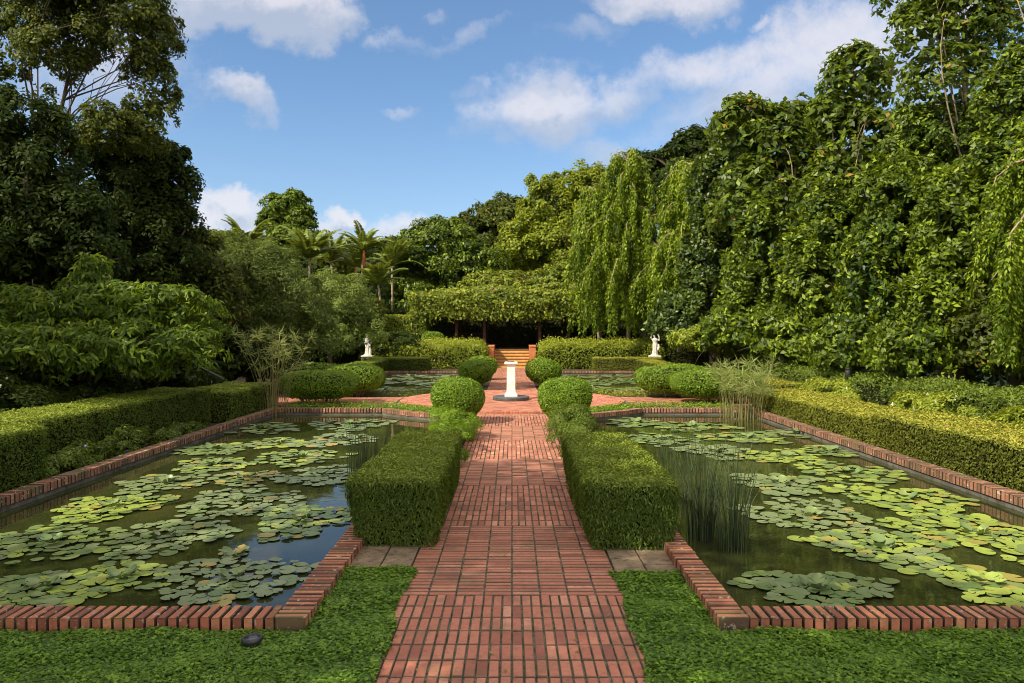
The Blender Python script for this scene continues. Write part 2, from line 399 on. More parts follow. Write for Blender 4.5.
def bend(a, b, k=5, amp=.1):
    a, b = Vector(a), Vector(b); L = (b - a).length; pts = []
    o = Vector((random.gauss(0, 1), random.gauss(0, 1), random.gauss(0, .4))) * amp * L
    for i in range(k + 1):
        t = i / k; pts.append(a.lerp(b, t) + o * math.sin(math.pi * t) + Vector((0, 0, L * .08 * math.sin(math.pi * t))))
    return pts
def limbs(mb, base, top, r0, Cs, n=14, amp=.1, twig=.35, extra=()):
    base = Vector(base); top = Vector(top)
    tp = bend(base, top, 8, .05)
    mb.tube(tp, [r0 * (1 - .65 * i / 8) * (1.35 if i == 0 else 1) for i in range(9)], 9)
    sel = random.sample(Cs, min(n, len(Cs)))
    for c, cr in sel:
        c = Vector(c); j = random.randint(2, 7)
        for _ in range(6):
            if tp[j].z < c.z - .2 * (c - tp[j]).length or j <= 2: break
            j -= 1
        a = tp[j]; p = bend(a, c, 6, amp); rr = r0 * (.42 - .025 * j)
        mb.tube(p, [max(rr * (1 - .8 * q / 6), .008) for q in range(7)], 6)
        for q in (3, 4, 5):
            e = c + Vector(RNG.normal(size=3)) * cr * .9
            if random.random() < .85:
                mb.tube(bend(p[q], e, 3, .12), [max(rr * twig * (1 - .7 * w / 3), .006) for w in range(4)], 5)

def pxell(lst, Y, dep=.75):
    out = []
    for e in lst:
        px, py, rx, ry = e[:4]; y = Y + (e[4] if len(e) > 4 else 0)
        c = at(px, py, y); s = y / FPX
        out.append((tuple(c), (rx * s, max(rx * s * dep, .5), ry * s)))
    return out
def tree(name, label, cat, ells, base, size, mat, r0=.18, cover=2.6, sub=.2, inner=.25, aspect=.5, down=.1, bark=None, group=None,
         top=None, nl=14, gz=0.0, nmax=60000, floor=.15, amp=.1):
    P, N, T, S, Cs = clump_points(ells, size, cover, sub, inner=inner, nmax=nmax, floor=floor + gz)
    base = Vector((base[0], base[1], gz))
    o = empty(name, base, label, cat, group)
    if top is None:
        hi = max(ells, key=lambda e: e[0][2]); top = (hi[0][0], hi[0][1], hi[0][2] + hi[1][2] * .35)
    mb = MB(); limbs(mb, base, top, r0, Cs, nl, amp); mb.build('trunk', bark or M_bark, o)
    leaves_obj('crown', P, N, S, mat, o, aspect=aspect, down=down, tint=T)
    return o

def rbox_points(x0, x1, y0, y1, z0, z1, n, r=.08, rough=.02, bottom=False):
    """points on a rounded box with outward normals"""
    dx, dy, dz = x1 - x0, y1 - y0, z1 - z0
    A = np.array([dx * dy, dx * dz, dx * dz, dy * dz, dy * dz]); cnt = (A / A.sum() * n).astype(int)
    L = []
    for k, m in enumerate(cnt):
        u, v = RNG.random(m), RNG.random(m)
        if k == 0: L.append(np.stack([x0 + u * dx, y0 + v * dy, np.full(m, z1)], 1))
        elif k == 1: L.append(np.stack([x0 + u * dx, np.full(m, y0), z0 + v * dz], 1))
        elif k == 2: L.append(np.stack([x0 + u * dx, np.full(m, y1), z0 + v * dz], 1))
        elif k == 3: L.append(np.stack([np.full(m, x0), y0 + u * dy, z0 + v * dz], 1))
        else: L.append(np.stack([np.full(m, x1), y0 + u * dy, z0 + v * dz], 1))
    P = np.concatenate(L)
    lo = np.array([x0 + r, y0 + r, z0 - 1]); hi = np.array([x1 - r, y1 - r, z1 - r])
    q = np.clip(P, lo, hi); d = P - q; d = norm(d)
    P = q + d * r
    w = np.sin(P[:, 0] * 3.1 + P[:, 1] * 2.3) * np.sin(P[:, 1] * 4.7 + P[:, 2] * 5) * rough
    P = P + d * (w + RNG.normal(0, rough * .6, len(P)))[:, None]
    return P, d
def hedge(name, label, x0, x1, y0, y1, z1, n, size, mat, group=None, r=.08, rough=.02, z0=0.03, aspect=.42, cat='hedge', spread=.6, core=.05, stems=False, gz=0, droop=0):
    o = empty(name, ((x0 + x1) / 2, (y0 + y1) / 2, gz), label, cat, group)
    P, N = rbox_points(x0, x1, y0, y1, z0, z1, n, r, rough)
    if droop:                                # clipped a little narrower towards the ground, thinner there too
        k = np.clip(1 - (P[:, 2] - gz) / z1, 0, 1); P[:, 0] += (x0 + x1 - 2 * P[:, 0]) * .5 * .14 * k ** 1.5; P[:, 1] += np.where(P[:, 1] < y0 + .3, .10 * k ** 1.5, 0)
        m_ = RNG.random(len(P)) > (k - .55) * 1.1; P, N = P[m_], N[m_]
        P += np.where(RNG.random(len(P)) < .03, 1, 0)[:, None] * N * RNG.uniform(0, .03, (len(P), 1))
    T = unit(len(P)) + N * .8; T[:, 2] -= droop * (1 - np.abs(N[:, 2]))
    leaves_obj('foliage', P - N * size * .25, N * 1.0 + unit(len(P)) * spread, size, mat, o, aspect=aspect, T=T, tint=np.clip(RNG.random(len(P)) * (.62 if droop else .5) + (.42 if droop else .52) * np.clip(N[:, 2], 0, 1), 0, 1))  # upward leaves tinted lighter: fresh growth, and sky light put into the colour
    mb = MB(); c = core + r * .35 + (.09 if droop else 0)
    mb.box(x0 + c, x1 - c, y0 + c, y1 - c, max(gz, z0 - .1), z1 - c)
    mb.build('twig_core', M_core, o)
    return o
def ball(name, label, cx, cy, rx, ry, h, n, size, mat, group=None, z0=.08, e=2.6, stems=4, gz=0):
    o = empty(name, (cx, cy, gz), label, 'round bush', group)
    d = unit(n)
    s = (np.abs(d[:, 0]) ** e + np.abs(d[:, 1]) ** e + np.abs(d[:, 2]) ** e) ** (-1 / e)
    q = d * s[:, None]
    hz = (h - z0) / 2; tap = 1 - .14 * (q[:, 2:3] < 0) * (-q[:, 2:3])
    P = np.stack([cx + q[:, 0] * rx * tap[:, 0], cy + q[:, 1] * ry * tap[:, 0], gz + z0 + hz + q[:, 2] * hz], 1)
    Nn = norm(np.stack([d[:, 0] / rx, d[:, 1] / ry, d[:, 2] / hz], 1))
    w = np.sin(P[:, 0] * 9) * np.sin(P[:, 1] * 8 + P[:, 2] * 9) * .015 + np.sin(P[:, 0] * 3.7 + cy) * np.sin(P[:, 2] * 4.3 + cx * 3) * .03
    low = np.clip(.5 - (P[:, 2] - gz) / h, 0, 1)
    P = P - Nn * (w + np.abs(RNG.normal(0, .012, n)) + low * np.abs(RNG.normal(0, .12, n)))[:, None]
    keep = RNG.random(n) > low * .5
    P, Nn = P[keep], Nn[keep]
    leaves_obj('foliage', P - Nn * size * .2, Nn + unit(len(P)) * .7, size, mat, o, aspect=.5, T=unit(len(P)) + Nn * .6)
    # dark twiggy inside
    m = 700; Pi = np.stack([cx + RNG.normal(0, .35, m) * rx, cy + RNG.normal(0, .35, m) * ry, gz + z0 + hz * 1.1 + RNG.normal(0, .3, m) * hz], 1)
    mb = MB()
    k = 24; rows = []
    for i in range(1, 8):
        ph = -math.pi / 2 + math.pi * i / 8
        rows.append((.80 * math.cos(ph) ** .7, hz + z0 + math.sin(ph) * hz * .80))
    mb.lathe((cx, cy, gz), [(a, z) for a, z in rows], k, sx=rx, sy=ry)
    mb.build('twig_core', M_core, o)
    for i in range(stems):
        mb = MB(); a = random.random() * 6.28
        b = Vector((cx + rx * .35 * math.cos(a), cy + ry * .35 * math.sin(a), gz - .02)); t = Vector((cx + rx * .6 * math.cos(a), cy + ry * .6 * math.sin(a), gz + h * .5))
        mb.tube(bend(b, t, 4, .1), [.022, .02, .018, .014, .01], 6); mb.build('stem', M_barkpale, o)
    return o

# ------------------------------------------------------------------ ground
def sheet(name, rects, z, mat, kind='structure'):
    mb = MB()
    for x0, x1, y0, y1 in rects: mb.add([(x0, y0, z), (x1, y0, z), (x1, y1, z), (x0, y1, z)], [(0, 1, 2, 3)])
    o = mb.build(name, mat); tag(o, kind=kind); return o
XO, XI = 6.2, 1.68          # pond's outer and inner faces
YN, YF = 5.22, 18.65        # near pair of ponds
YC, RC = 21.45, 4.42        # centre and radius of the round plaza
YN2, YF2 = 2 * YC - YF, 36.0
sheet('ground', [(-600, 600, -60, YN), (-600, -XO, YN, YF2), (XO, 600, YN, YF2), (-XI, XI, YN, YF2), (-XO, -XI, YF, YN2), (XI, XO, YF, YN2), (-600, 600, YF2, 1500)], -.012, M_soil)
sheet('lawn', [(-600, -16, -60, 1500), (16, 600, -60, 1500)], -.004, M_grass)
for s in (-1, 1):
    for (a, b) in ((YN, YF), (YN2, YF2)):
        mb = MB(); x0, x1 = sorted((s * (XI - .05), s * (XO + .05)))
        mb.add([(x0, a - .05, -.08), (x1, a - .05, -.08), (x1, b + .05, -.08), (x0, b + .05, -.08)], [(0, 1, 2, 3)])
        tag(mb.build('water', M_water), kind='structure')

# ------------------------------------------------------------------ brick path
def brick(mb, x0, x1, y0, y1, z, h=.05, gap=.0125, jit=.003, M=None, bev=.0045):
    dz = random.gauss(0, .0018); j = lambda: random.gauss(0, jit * .4)
    g2 = gap / 2
    mb.box(x0 + g2 * .85 + j(), x1 - g2 * .85 + j(), y0 + g2 * 1.5 + j(), y1 - g2 * 1.5 + j(), z - h, z + dz, min(1, max(.08, random.gauss(.55, .22))), bev, M, bottom=False, dirty=range(8) if bev else range(4))
mb = MB(); PW = .9
y = 3.65 - 2.025
band = 1
while y < YC - 3.3:
    y1 = min(y + 2.025, YC - 3.3)
    if band % 2 == 0:
        j = 0; yy = y
        while yy < y1 - .02:
            ye = min(yy + .225, y1)
            for i in range(24): brick(mb, -PW + i * .075, -PW + (i + 1) * .075, yy, ye, .012)
            yy = ye
    else:
        yy = y
        while yy < y1 - .02:
            ye = min(yy + .075, y1)
            for i in range(8): brick(mb, -PW + i * .225, -PW + (i + 1) * .225, yy, ye, .012)
            yy = ye
    y = y1; band += 1
tag(mb.build('path', M_brick), kind='structure')
tag(sheet('path_bed', [(-.905, .905, .5, YC - 3.3)], -.006, M_mortar), kind='structure')
# plaza: raised disc of paving with rings of brick
mb = MB(); PZ = .07
RP = 3.35
r = RP; ring = 0
while r > .3:
    w = .225 if ring in (0,) else .11
    r1 = r - w; n = max(10, int(2 * math.pi * r / (.077 if ring == 0 else .225)))
    for k in range(n):
        a0, a1 = 2 * math.pi * k / n, 2 * math.pi * (k + 1) / n
        g_ = .008 / r / 2; a0 += g_; a1 -= g_
        z = PZ + random.gauss(0, .0015); vs = []
        for (rr, aa, zz) in ((r - .004, a0, PZ - .09), (r - .004, a1, PZ - .09), (r1 + .004, a1, PZ - .05), (r1 + .004, a0, PZ - .05), (r - .004, a0, z), (r - .004, a1, z), (r1 + .004, a1, z), (r1 + .004, a0, z)):
            vs.append((rr * math.cos(aa), YC + rr * math.sin(aa), zz))
        mb.add(vs, [(0, 1, 5, 4), (1, 2, 6, 5), (2, 3, 7, 6), (3, 0, 4, 7), (4, 5, 6, 7)], min(1, max(0, random.gauss(.62, .2))))
    r = r1; ring += 1
tag(mb.build('plaza_paving', M_brick), kind='structure')
mb = MB(); mb.lathe((0, YC, 0), [(RP - .01, -.05), (RP - .01, PZ - .012)], 96, smooth=False)
tag(mb.build('plaza_bed', M_mortar), kind='structure')
mb = MB(); mb.lathe((0, YC, 0), [(RC - .02, -.45), (RC - .02, -.002)], 96, smooth=False)
tag(mb.build('plaza_ground', M_soil), kind='structure')
# cross paths and the far path
mb = MB()
for s in (-1, 1):
    x = 3.0
    while x < 9.0:
        yy = YC - 1.2
        while yy < YC + 1.2:
            a, b = sorted((s * x, s * (x + .225)))
            if math.hypot(x, yy - YC) > RP + .02: brick(mb, a, b, yy, yy + .11, .022, bev=0)
            yy += .11
        x += .225
y = YC + RP - .25
band = 0
while y < 41.0:
    y1 = min(y + 2.025, 41.0); yy = y
    st, m, w = (.225, 24, .075) if band % 2 else (.075, 8, .225)
    while yy < y1 - .01:
        ye = min(yy + st, y1)
        for i in range(m):
            xm = -PW + (i + .5) * w
            if math.hypot(xm, yy - YC) > RP + .02: brick(mb, -PW + i * w, -PW + (i + 1) * w, yy, ye, .012, bev=0)
        yy = ye
    y = y1; band += 1
tag(mb.build('far_path', M_brick), kind='structure')
sheet('far_path_bed', [(-.905, .905, YC + RP - .1, 41), (3.2, 9, YC - 1.2, YC + 1.2), (-9, -3.2, YC - 1.2, YC + 1.2)], 0.0, M_mortar)

# ------------------------------------------------------------------ pond walls
def cope_line(mb, a, b, w, z0=-.01, z1=.1, pitch=.0765, side=1):
    """soldier bricks from a to b; w is the width to the left of the line"""
    a, b = Vector(a), Vector(b); d = (b - a); L = d.length; d.normalize(); nrm = Vector((-d.y, d.x))
    n = round(L / pitch); p = L / n
    for i in range(n):
        M = Matrix(((d.x, nrm.x, 0, a.x), (d.y, nrm.y, 0, a.y), (0, 0, 1, 0), (0, 0, 0, 1)))
        jz = random.gauss(0, .002); jy = random.gauss(0, .003)
        mb.box(i * p + .0095, (i + 1) * p - .0095, jy, w + jy, z0, z1 + jz, min(1, max(.08, random.gauss(.5, .3))), .006, M, dirty=(1, 3, 5, 7))
def pond_wall(s, ya, yb, old_all, label, arc_near):
    o = empty('pond_wall', (s * (XI + XO) / 2, (ya + yb) / 2, 0), label, 'pond wall', 'brick walls of the four lily ponds')
    cw = .215
    new, old, pl = MB(), MB(), MB()
    path_side = MB() if old_all else new
    def ln(mb, p, q, w): cope_line(mb, p, q, w)
    # curved side faces the plaza
    yst = yb if arc_near == 'far' else ya        # straight edge beside the plaza
    yfl = ya if arc_near == 'far' else yb
    dy = abs(yst - YC); xs = math.sqrt((RC + .0) ** 2 - dy ** 2)
    yi = YC + (-1 if arc_near == 'far' else 1) * math.sqrt(RC ** 2 - XI ** 2)
    sg = -1 if arc_near == 'far' else 1          # outward direction in Y at the plain end is -sg
    # plain end wall (front)
    a, b = (XI - cw), (XO + cw)
    fr = old if old_all else new
    if sg < 0:
        fr_y = yfl - cw
        cope_line(fr, (s * XI, yfl) if s > 0 else (-XO, yfl), (s * (XO), yfl) if s > 0 else (-XI, yfl), -cw)
    else:
        cope_line(fr, (XI, yfl) if s > 0 else (-XO, yfl), (XO, yfl) if s > 0 else (-XI, yfl), cw)
    # inner side beside the path
    q0, q1 = sorted((yfl - (cw if sg < 0 else -cw), yi))
    cope_line(fr, (s * XI, q0), (s * XI, q1), s * cw)
    # outer side
    q0, q1 = sorted((yfl - (cw if sg < 0 else -cw), yst + (cw if sg < 0 else -cw)))
    cope_line(old, (s * XO, q0), (s * XO, q1), -s * cw)
    # straight piece beside the cross path
    p, q = sorted((s * (xs + .02), s * XO))
    cope_line(old, (p, yst), (q, yst), cw if sg < 0 else -cw)
    # arc
    A0 = math.atan2(yi - YC, s * XI); A1 = math.atan2(yst - YC, s * xs)
    n = int(abs(A1 - A0) * RC / .0765)
    for k in range(n):
        t = A0 + (A1 - A0) * (k + .5) / n
        M = Matrix(((math.cos(t), -math.sin(t), 0, 0), (math.sin(t), math.cos(t), 0, YC), (0, 0, 1, 0), (0, 0, 0, 1)))
        old.box(RC - cw, RC, -.034, .034, -.01, .1 + random.gauss(0, .002), min(1, max(.08, random.gauss(.5, .25))), .006, M, dirty=(0, 2, 4, 6))
    # plinth walls under the coping, set back from the brick
    def wall(x0, x1, y0, y1): x0, x1 = sorted((x0, x1)); y0, y1 = sorted((y0, y1)); pl.box(x0, x1, y0, y1, -.5, -.014)
    e = .02
    wall(s * (XI - .19), s * (XI - e), q0 if False else min(yfl, yi), max(yfl, yi))
    wall(s * (XO + e), s * (XO + .19), min(yfl, yst) - .19, max(yfl, yst) + .19)
    wall(s * (XI - .19), s * (XO + e - .001), yfl + sg * e, yfl + sg * .19)
    wall(s * (xs - .1), s * (XO + e - .001), yst - sg * e, yst - sg * .19)
    for k in range(n // 3 + 1):
        t = A0 + (A1 - A0) * (k) / (n // 3)
        M = Matrix(((math.cos(t), -math.sin(t), 0, 0), (math.sin(t), math.cos(t), 0, YC), (0, 0, 1, 0), (0, 0, 0, 1)))
        pl.box(RC - .19, RC - .015, -.12, .12, -.5, -.0145 - .0006 * (k % 2), M=M)
    if new.v: new.build('coping', M_cope, o)
    old.build('weathered_coping' if new.v else 'coping', M_cope_old, o)
    pl.build('plinth', M_plinth, o)
    return o
pond_wall(-1, YN, YF, False, 'brick edged wall of the near left lily pond', 'far')
pond_wall(1, YN, YF, False, 'brick edged wall of the near right lily pond', 'far')
pond_wall(-1, YN2, YF2, True, 'weathered brick wall of the far left lily pond', 'near')
pond_wall(1, YN2, YF2, True, 'weathered brick wall of the far right lily pond', 'near')

# flagstones beside the path
side = {-1: 'left', 1: 'right'}
for s in (-1, 1):
    o = empty('flagstone_strip', (s * 1.18, 6.55, 0), 'square beige flagstones between the %s pond wall and the path, at the hedge foot' % side[s], 'flagstones')
    for i in range(2):
        for j in range(4):
            mb = MB(); a, b = sorted((s * (.915 + i * .282), s * (.915 + (i + 1) * .282 - .012)))
            mb.box(a, b, 6.12 + j * .30, 6.41 + j * .30, -.03, .016 + random.gauss(0, .002), .5, .004)
            mb.build('flagstone', M_stone, o)

# ------------------------------------------------------------------ ground cover in the foreground
def cover(name, rects, dens, size, label, hh=.06):
    Ps = []
    for x0, x1, y0, y1 in rects:
        n = int((x1 - x0) * (y1 - y0) * dens)
        x = RNG.uniform(x0, x1, n); y = RNG.uniform(y0, y1, n)
        h = (.5 + .5 * np.sin(x * 7.3 + np.sin(y * 9)) * np.sin(y * 8.1 + x * 3)) * hh * .6 + hh * .3
        Ps.append(np.stack([x, y, h * RNG.uniform(.3, 1.1, n)], 1))
    P = np.concatenate(Ps); ed = .87 + .025 * np.sin(P[:, 1] * 5.3 + P[:, 0].mean()) + .008 * np.sin(P[:, 1] * 17) - .06 * np.clip(5.2 - P[:, 1], 0, 1.2) + RNG.normal(0, .008, len(P))
    P = P[np.abs(P[:, 0]) > ed]; n = len(P)
    # three leaflets per sprig
    P3 = np.repeat(P, 3, axis=0); a = np.repeat(RNG.random(n) * 6.28, 3) + np.tile([0, 2.1, 4.2], n)
    T = np.stack([np.cos(a), np.sin(a), RNG.normal(0, .25, 3 * n)], 1)
    N = np.repeat(np.array([0, 0, 1.0]) + RNG.normal(0, .24, (n, 3)), 3, axis=0)
    z = P3[:, 2] / hh
    o = leaves_obj(name, P3, N, size, L_cover, aspect=1.0, T=T, tint=np.clip(np.repeat(RNG.random(n), 3) * .8 + z * .25 - .05, 0, 1), fold=.0)
    tag(o, label, 'ground cover', kind='stuff'); return o
cover('ground_cover', [(-4.6, -1.45, 2.9, 4.97), (-1.47, -.78, 2.9, 6.3)], 15000, .0155, 'low clover-like ground cover left of the brick path')
cover('ground_cover', [(1.45, 4.6, 2.9, 4.97), (.78, 1.47, 2.9, 6.2)], 15000, .0155, 'low clover-like ground cover right of the brick path')
# green strips between the curved coping and the plaza paving
def ring_cover(name, a0, a1, label, r0=RP + .05, r1=RC - .23, n=5000, size=.05):
    a = RNG.uniform(a0, a1, n); r = RNG.uniform(r0, r1, n)
    P = np.stack([r * np.cos(a), YC + r * np.sin(a), RNG.uniform(.02, .14, n)], 1)
    o = leaves_obj(name, P, np.array([0, 0, 1.]) + RNG.normal(0, .5, (n, 3)), size, L_lowleaf if a0 > 0 else L_ball, aspect=.6)
    tag(o, label, 'ground cover', kind='stuff')
R = math.radians
ring_cover('edging_plants', R(-66), R(-38), 'strip of low green plants along the curved wall of the near right pond')
ring_cover('edging_plants', R(-142), R(-114), 'strip of low green plants along the curved wall of the near left pond')
ring_cover('edging_plants', R(38), R(70), 'strip of low straggly plants along the curved wall of the far right pond')
ring_cover('edging_plants', R(110), R(142), 'strip of low straggly plants along the curved wall of the far left pond')

def strip_cover(x0, x1, y0, y1, label, n=2600, mat=None):
    P = np.stack([RNG.uniform(x0, x1, n), RNG.uniform(y0, y1, n), RNG.uniform(.01, .15, n)], 1)
    P = P[np.hypot(P[:, 0], P[:, 1] - YC) > RP + .05]
    o = leaves_obj('edging_plants', P, np.array([0, 0, 1.]) + RNG.normal(0, .5, P.shape), .055, mat or L_lowleaf, aspect=.6)
    tag(o, label, 'ground cover', kind='stuff')
strip_cover(2.3, 6.1, YC + 1.25, YN2 - .2, 'straggly low plants between the right cross path and the far pond', mat=L_bank)
strip_cover(-6.1, -2.3, YC + 1.25, YN2 - .2, 'straggly low plants between the left cross path and the far pond')
strip_cover(2.3, 6.1, YF + .24, YC - 1.25, 'low plants between the right cross path and the near pond', 3200, L_ball)
strip_cover(-6.1, -2.3, YF + .24, YC - 1.25, 'low plants between the left cross path and the near pond', 3200, L_ball)
n_ = 90
Pf = np.stack([RNG.uniform(-.95, .95, n_), 3.6 + 15 * RNG.random(n_) ** 1.3, np.full(n_, .019)], 1)
L_litter = leaf_mat('dry fallen leaf', (.12, .07, .02), (.2, .13, .04), (.3, .24, .06), .1, .7, .2)
tag(leaves_obj('leaf_litter', Pf, np.array([0, 0, 1.]) + RNG.normal(0, .15, Pf.shape), .042, L_litter, aspect=.5), 'small dry fallen leaves scattered on the brick path', 'fallen leaves', kind='stuff')

# recessed black uplight in the ground cover
p = on(252, 641, .03)
o = empty('ground_light', (p.x, p.y, 0), 'round black recessed uplight in the ground cover by the left pond corner', 'ground light')
mb = MB(); mb.lathe((p.x, p.y, 0), [(.062, 0), (.07, .045), (.066, .058), (.054, .06), (.052, .05)], 28); mb.build('housing', M_black, o)
mb = MB(); mb.lathe((p.x, p.y, 0), [(.051, .045), (.050, .053), (.03, .058), (.004, .06)], 28); mb.build('lens', M_glass, o)

# ------------------------------------------------------------------ sundial pillar
o = empty('stone_pillar', (0, YC - .15, PZ), 'white square stone sundial pillar on a dark round base in the middle of the brick path', 'pillar')
cy = YC - .15
def sq(mb, prof):   # square lathe
    mb.lathe((-.03, cy, PZ), [(r * math.sqrt(2), z) for r, z in prof], 4, smooth=False, rot=math.pi / 4)
mb = MB(); mb.lathe((-.03, cy, PZ), [(.54, 0), (.55, .02), (.55, .085), (.53, .105), (.5, .11)], 64, smooth=False); mb.build('round_base', M_ringbase, o)
mb = MB(); sq(mb, [(.19, .11), (.19, .165), (.175, .18), (.15, .215), (.135, .24)]); mb.build('plinth', M_white, o)
mb = MB(); sq(mb, [(.130, .24), (.130, .345), (.122, .349), (.122, .357), (.129, .361), (.124, .83), (.117, .834), (.117, .842), (.123, .846), (.122, 1.0)]); mb.build('shaft', M_white, o)
mb = MB(); sq(mb, [(.122, 1.0), (.135, 1.03), (.16, 1.06), (.17, 1.075)]); mb.build('capital', M_white, o)
mb = MB(); sq(mb, [(.185, 1.075), (.192, 1.085), (.192, 1.125), (.185, 1.135)]); mb.build('top_slab', M_white, o)
mb = MB(); mb.lathe((-.03, cy, PZ + 1.135), [(.1, 0), (.1, .012), (.09, .016)], 32)
mb.add([(-.03 - .004, cy - .07, PZ + 1.15), (-.03 + .004, cy - .07, PZ + 1.15), (-.03 + .004, cy + .06, PZ + 1.15), (-.03 - .004, cy + .06, PZ + 1.15), (-.03 - .004, cy + .06, PZ + 1.22), (-.03 + .004, cy + .06, PZ + 1.22)],
       [(0, 1, 2, 3), (0, 4, 5, 1), (2, 5, 4, 3), (0, 3, 4), (1, 5, 2)])
mb.build('sundial_plate', M_ringbase, o)

# ------------------------------------------------------------------ steps, piers and terrace
TZ = 1.0
o = empty('garden_steps', (0, 41, 0), 'ochre steps rising to the shaded terrace at the end of the brick path', 'steps')
ns = 6; rise = TZ / ns; tread = .36
for i in range(ns):
    y0 = 41 + i * tread
    mb = MB(); mb.box(-1.02, 1.02, y0, 41 + ns * tread, i * rise + .002, (i + 1) * rise - .035); mb.build('step', M_step, o)
    mb = MB(); mb.box(-1.02, 1.02, y0 - .03, y0 + tread - .032, (i + 1) * rise - .033, (i + 1) * rise, .5, .008); mb.build('nosing', M_nose, o)
for s in (-1, 1):
    o = empty('step_pier', (s * 1.2, 41, 0), 'terracotta pier on the %s side of the steps' % side[s], 'pier')
    mb = MB(); mb.box(*sorted((s * 1.03, s * 1.36)), 40.9, 43.4, 0, 1.22, .5); mb.build('pier_body', M_pier, o)
    mb = MB(); mb.box(*sorted((s * 1.02, s * 1.40)), 40.86, 43.44, 1.222, 1.29, .5, .01); mb.build('cap', M_pier, o)
mb = MB()
mb.box(-1.02, 1.02, 41 + ns * tread + .002, 90, -.5, TZ); mb.box(-60, -1.022, 43, 90, -.5, TZ); mb.box(1.022, 60, 43, 90, -.5, TZ)
tag(mb.build('terrace', M_soil), kind='structure')

# ------------------------------------------------------------------ hedges and bushes
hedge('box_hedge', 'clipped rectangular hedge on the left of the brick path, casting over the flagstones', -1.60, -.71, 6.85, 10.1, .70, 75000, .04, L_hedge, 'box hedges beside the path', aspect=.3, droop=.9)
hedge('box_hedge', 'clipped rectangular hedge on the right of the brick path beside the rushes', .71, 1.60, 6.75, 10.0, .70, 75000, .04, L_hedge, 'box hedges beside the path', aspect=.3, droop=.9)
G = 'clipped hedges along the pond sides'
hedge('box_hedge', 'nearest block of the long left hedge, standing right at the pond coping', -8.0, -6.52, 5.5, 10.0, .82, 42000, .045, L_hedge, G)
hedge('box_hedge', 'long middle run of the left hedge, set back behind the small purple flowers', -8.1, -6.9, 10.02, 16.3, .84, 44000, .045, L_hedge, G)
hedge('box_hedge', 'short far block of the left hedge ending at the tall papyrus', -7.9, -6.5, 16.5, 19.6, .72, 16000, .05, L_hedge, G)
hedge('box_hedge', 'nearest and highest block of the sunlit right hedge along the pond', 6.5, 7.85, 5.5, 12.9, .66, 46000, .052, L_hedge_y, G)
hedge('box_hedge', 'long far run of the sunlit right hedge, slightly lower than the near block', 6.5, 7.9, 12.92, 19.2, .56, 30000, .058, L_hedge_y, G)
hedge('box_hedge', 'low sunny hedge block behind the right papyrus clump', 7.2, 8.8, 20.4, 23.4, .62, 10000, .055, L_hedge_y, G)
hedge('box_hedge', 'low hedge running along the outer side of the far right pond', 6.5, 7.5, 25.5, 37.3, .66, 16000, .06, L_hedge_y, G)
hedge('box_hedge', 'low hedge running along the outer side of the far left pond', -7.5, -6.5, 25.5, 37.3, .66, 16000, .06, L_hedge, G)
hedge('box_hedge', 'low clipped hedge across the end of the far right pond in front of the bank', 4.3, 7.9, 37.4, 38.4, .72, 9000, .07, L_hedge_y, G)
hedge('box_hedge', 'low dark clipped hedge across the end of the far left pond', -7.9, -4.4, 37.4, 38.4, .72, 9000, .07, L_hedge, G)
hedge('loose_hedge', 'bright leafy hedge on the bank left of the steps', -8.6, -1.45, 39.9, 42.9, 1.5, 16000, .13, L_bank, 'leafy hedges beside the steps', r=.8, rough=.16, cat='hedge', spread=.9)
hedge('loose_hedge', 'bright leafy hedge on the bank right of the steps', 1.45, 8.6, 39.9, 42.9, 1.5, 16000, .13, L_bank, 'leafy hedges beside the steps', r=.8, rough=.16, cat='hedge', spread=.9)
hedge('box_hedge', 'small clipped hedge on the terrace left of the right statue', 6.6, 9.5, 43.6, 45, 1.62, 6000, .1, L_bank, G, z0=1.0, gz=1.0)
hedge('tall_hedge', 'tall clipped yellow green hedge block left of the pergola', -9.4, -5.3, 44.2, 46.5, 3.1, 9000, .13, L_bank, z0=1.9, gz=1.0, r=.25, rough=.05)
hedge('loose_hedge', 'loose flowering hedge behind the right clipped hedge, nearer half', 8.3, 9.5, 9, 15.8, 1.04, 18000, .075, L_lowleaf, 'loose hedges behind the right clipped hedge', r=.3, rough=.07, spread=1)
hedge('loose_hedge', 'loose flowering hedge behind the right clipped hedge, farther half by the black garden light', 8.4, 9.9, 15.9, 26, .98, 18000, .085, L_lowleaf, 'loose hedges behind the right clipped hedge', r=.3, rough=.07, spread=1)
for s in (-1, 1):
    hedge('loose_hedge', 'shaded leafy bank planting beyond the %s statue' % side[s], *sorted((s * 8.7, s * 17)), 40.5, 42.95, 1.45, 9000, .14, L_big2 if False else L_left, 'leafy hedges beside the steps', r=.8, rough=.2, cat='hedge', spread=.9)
GB = 'clipped round bushes'
ball('round_bush', 'near round bush left of the path in front of the pillar', -1.26, 16.4, .60, .6, 1.05, 17000, .05, L_ball, GB)
ball('round_bush', 'near round bush right of the path in front of the pillar', 1.22, 16.4, .62, .6, 1.07, 17000, .05, L_ball, GB)
ball('round_bush', 'far round bush left of the path, in front of the steps', -1.38, 27.5, .66, .7, 1.02, 8000, .065, L_ball, GB)
ball('round_bush', 'far round bush right of the path, in front of the steps', 1.2, 27.2, .68, .7, 1.08, 8000, .065, L_ball, GB)
ball('round_bush', 'round bush almost hidden behind the far left one near the steps', -1.3, 31, .66, .66, 1.05, 4000, .08, L_ball, GB)
ball('round_bush', 'wide clipped bush with bare stems at the left end of the cross path, front one', -5.55, 20.6, 1.1, .8, .98, 14000, .06, L_ball, GB, z0=.15, e=3.6, stems=12)
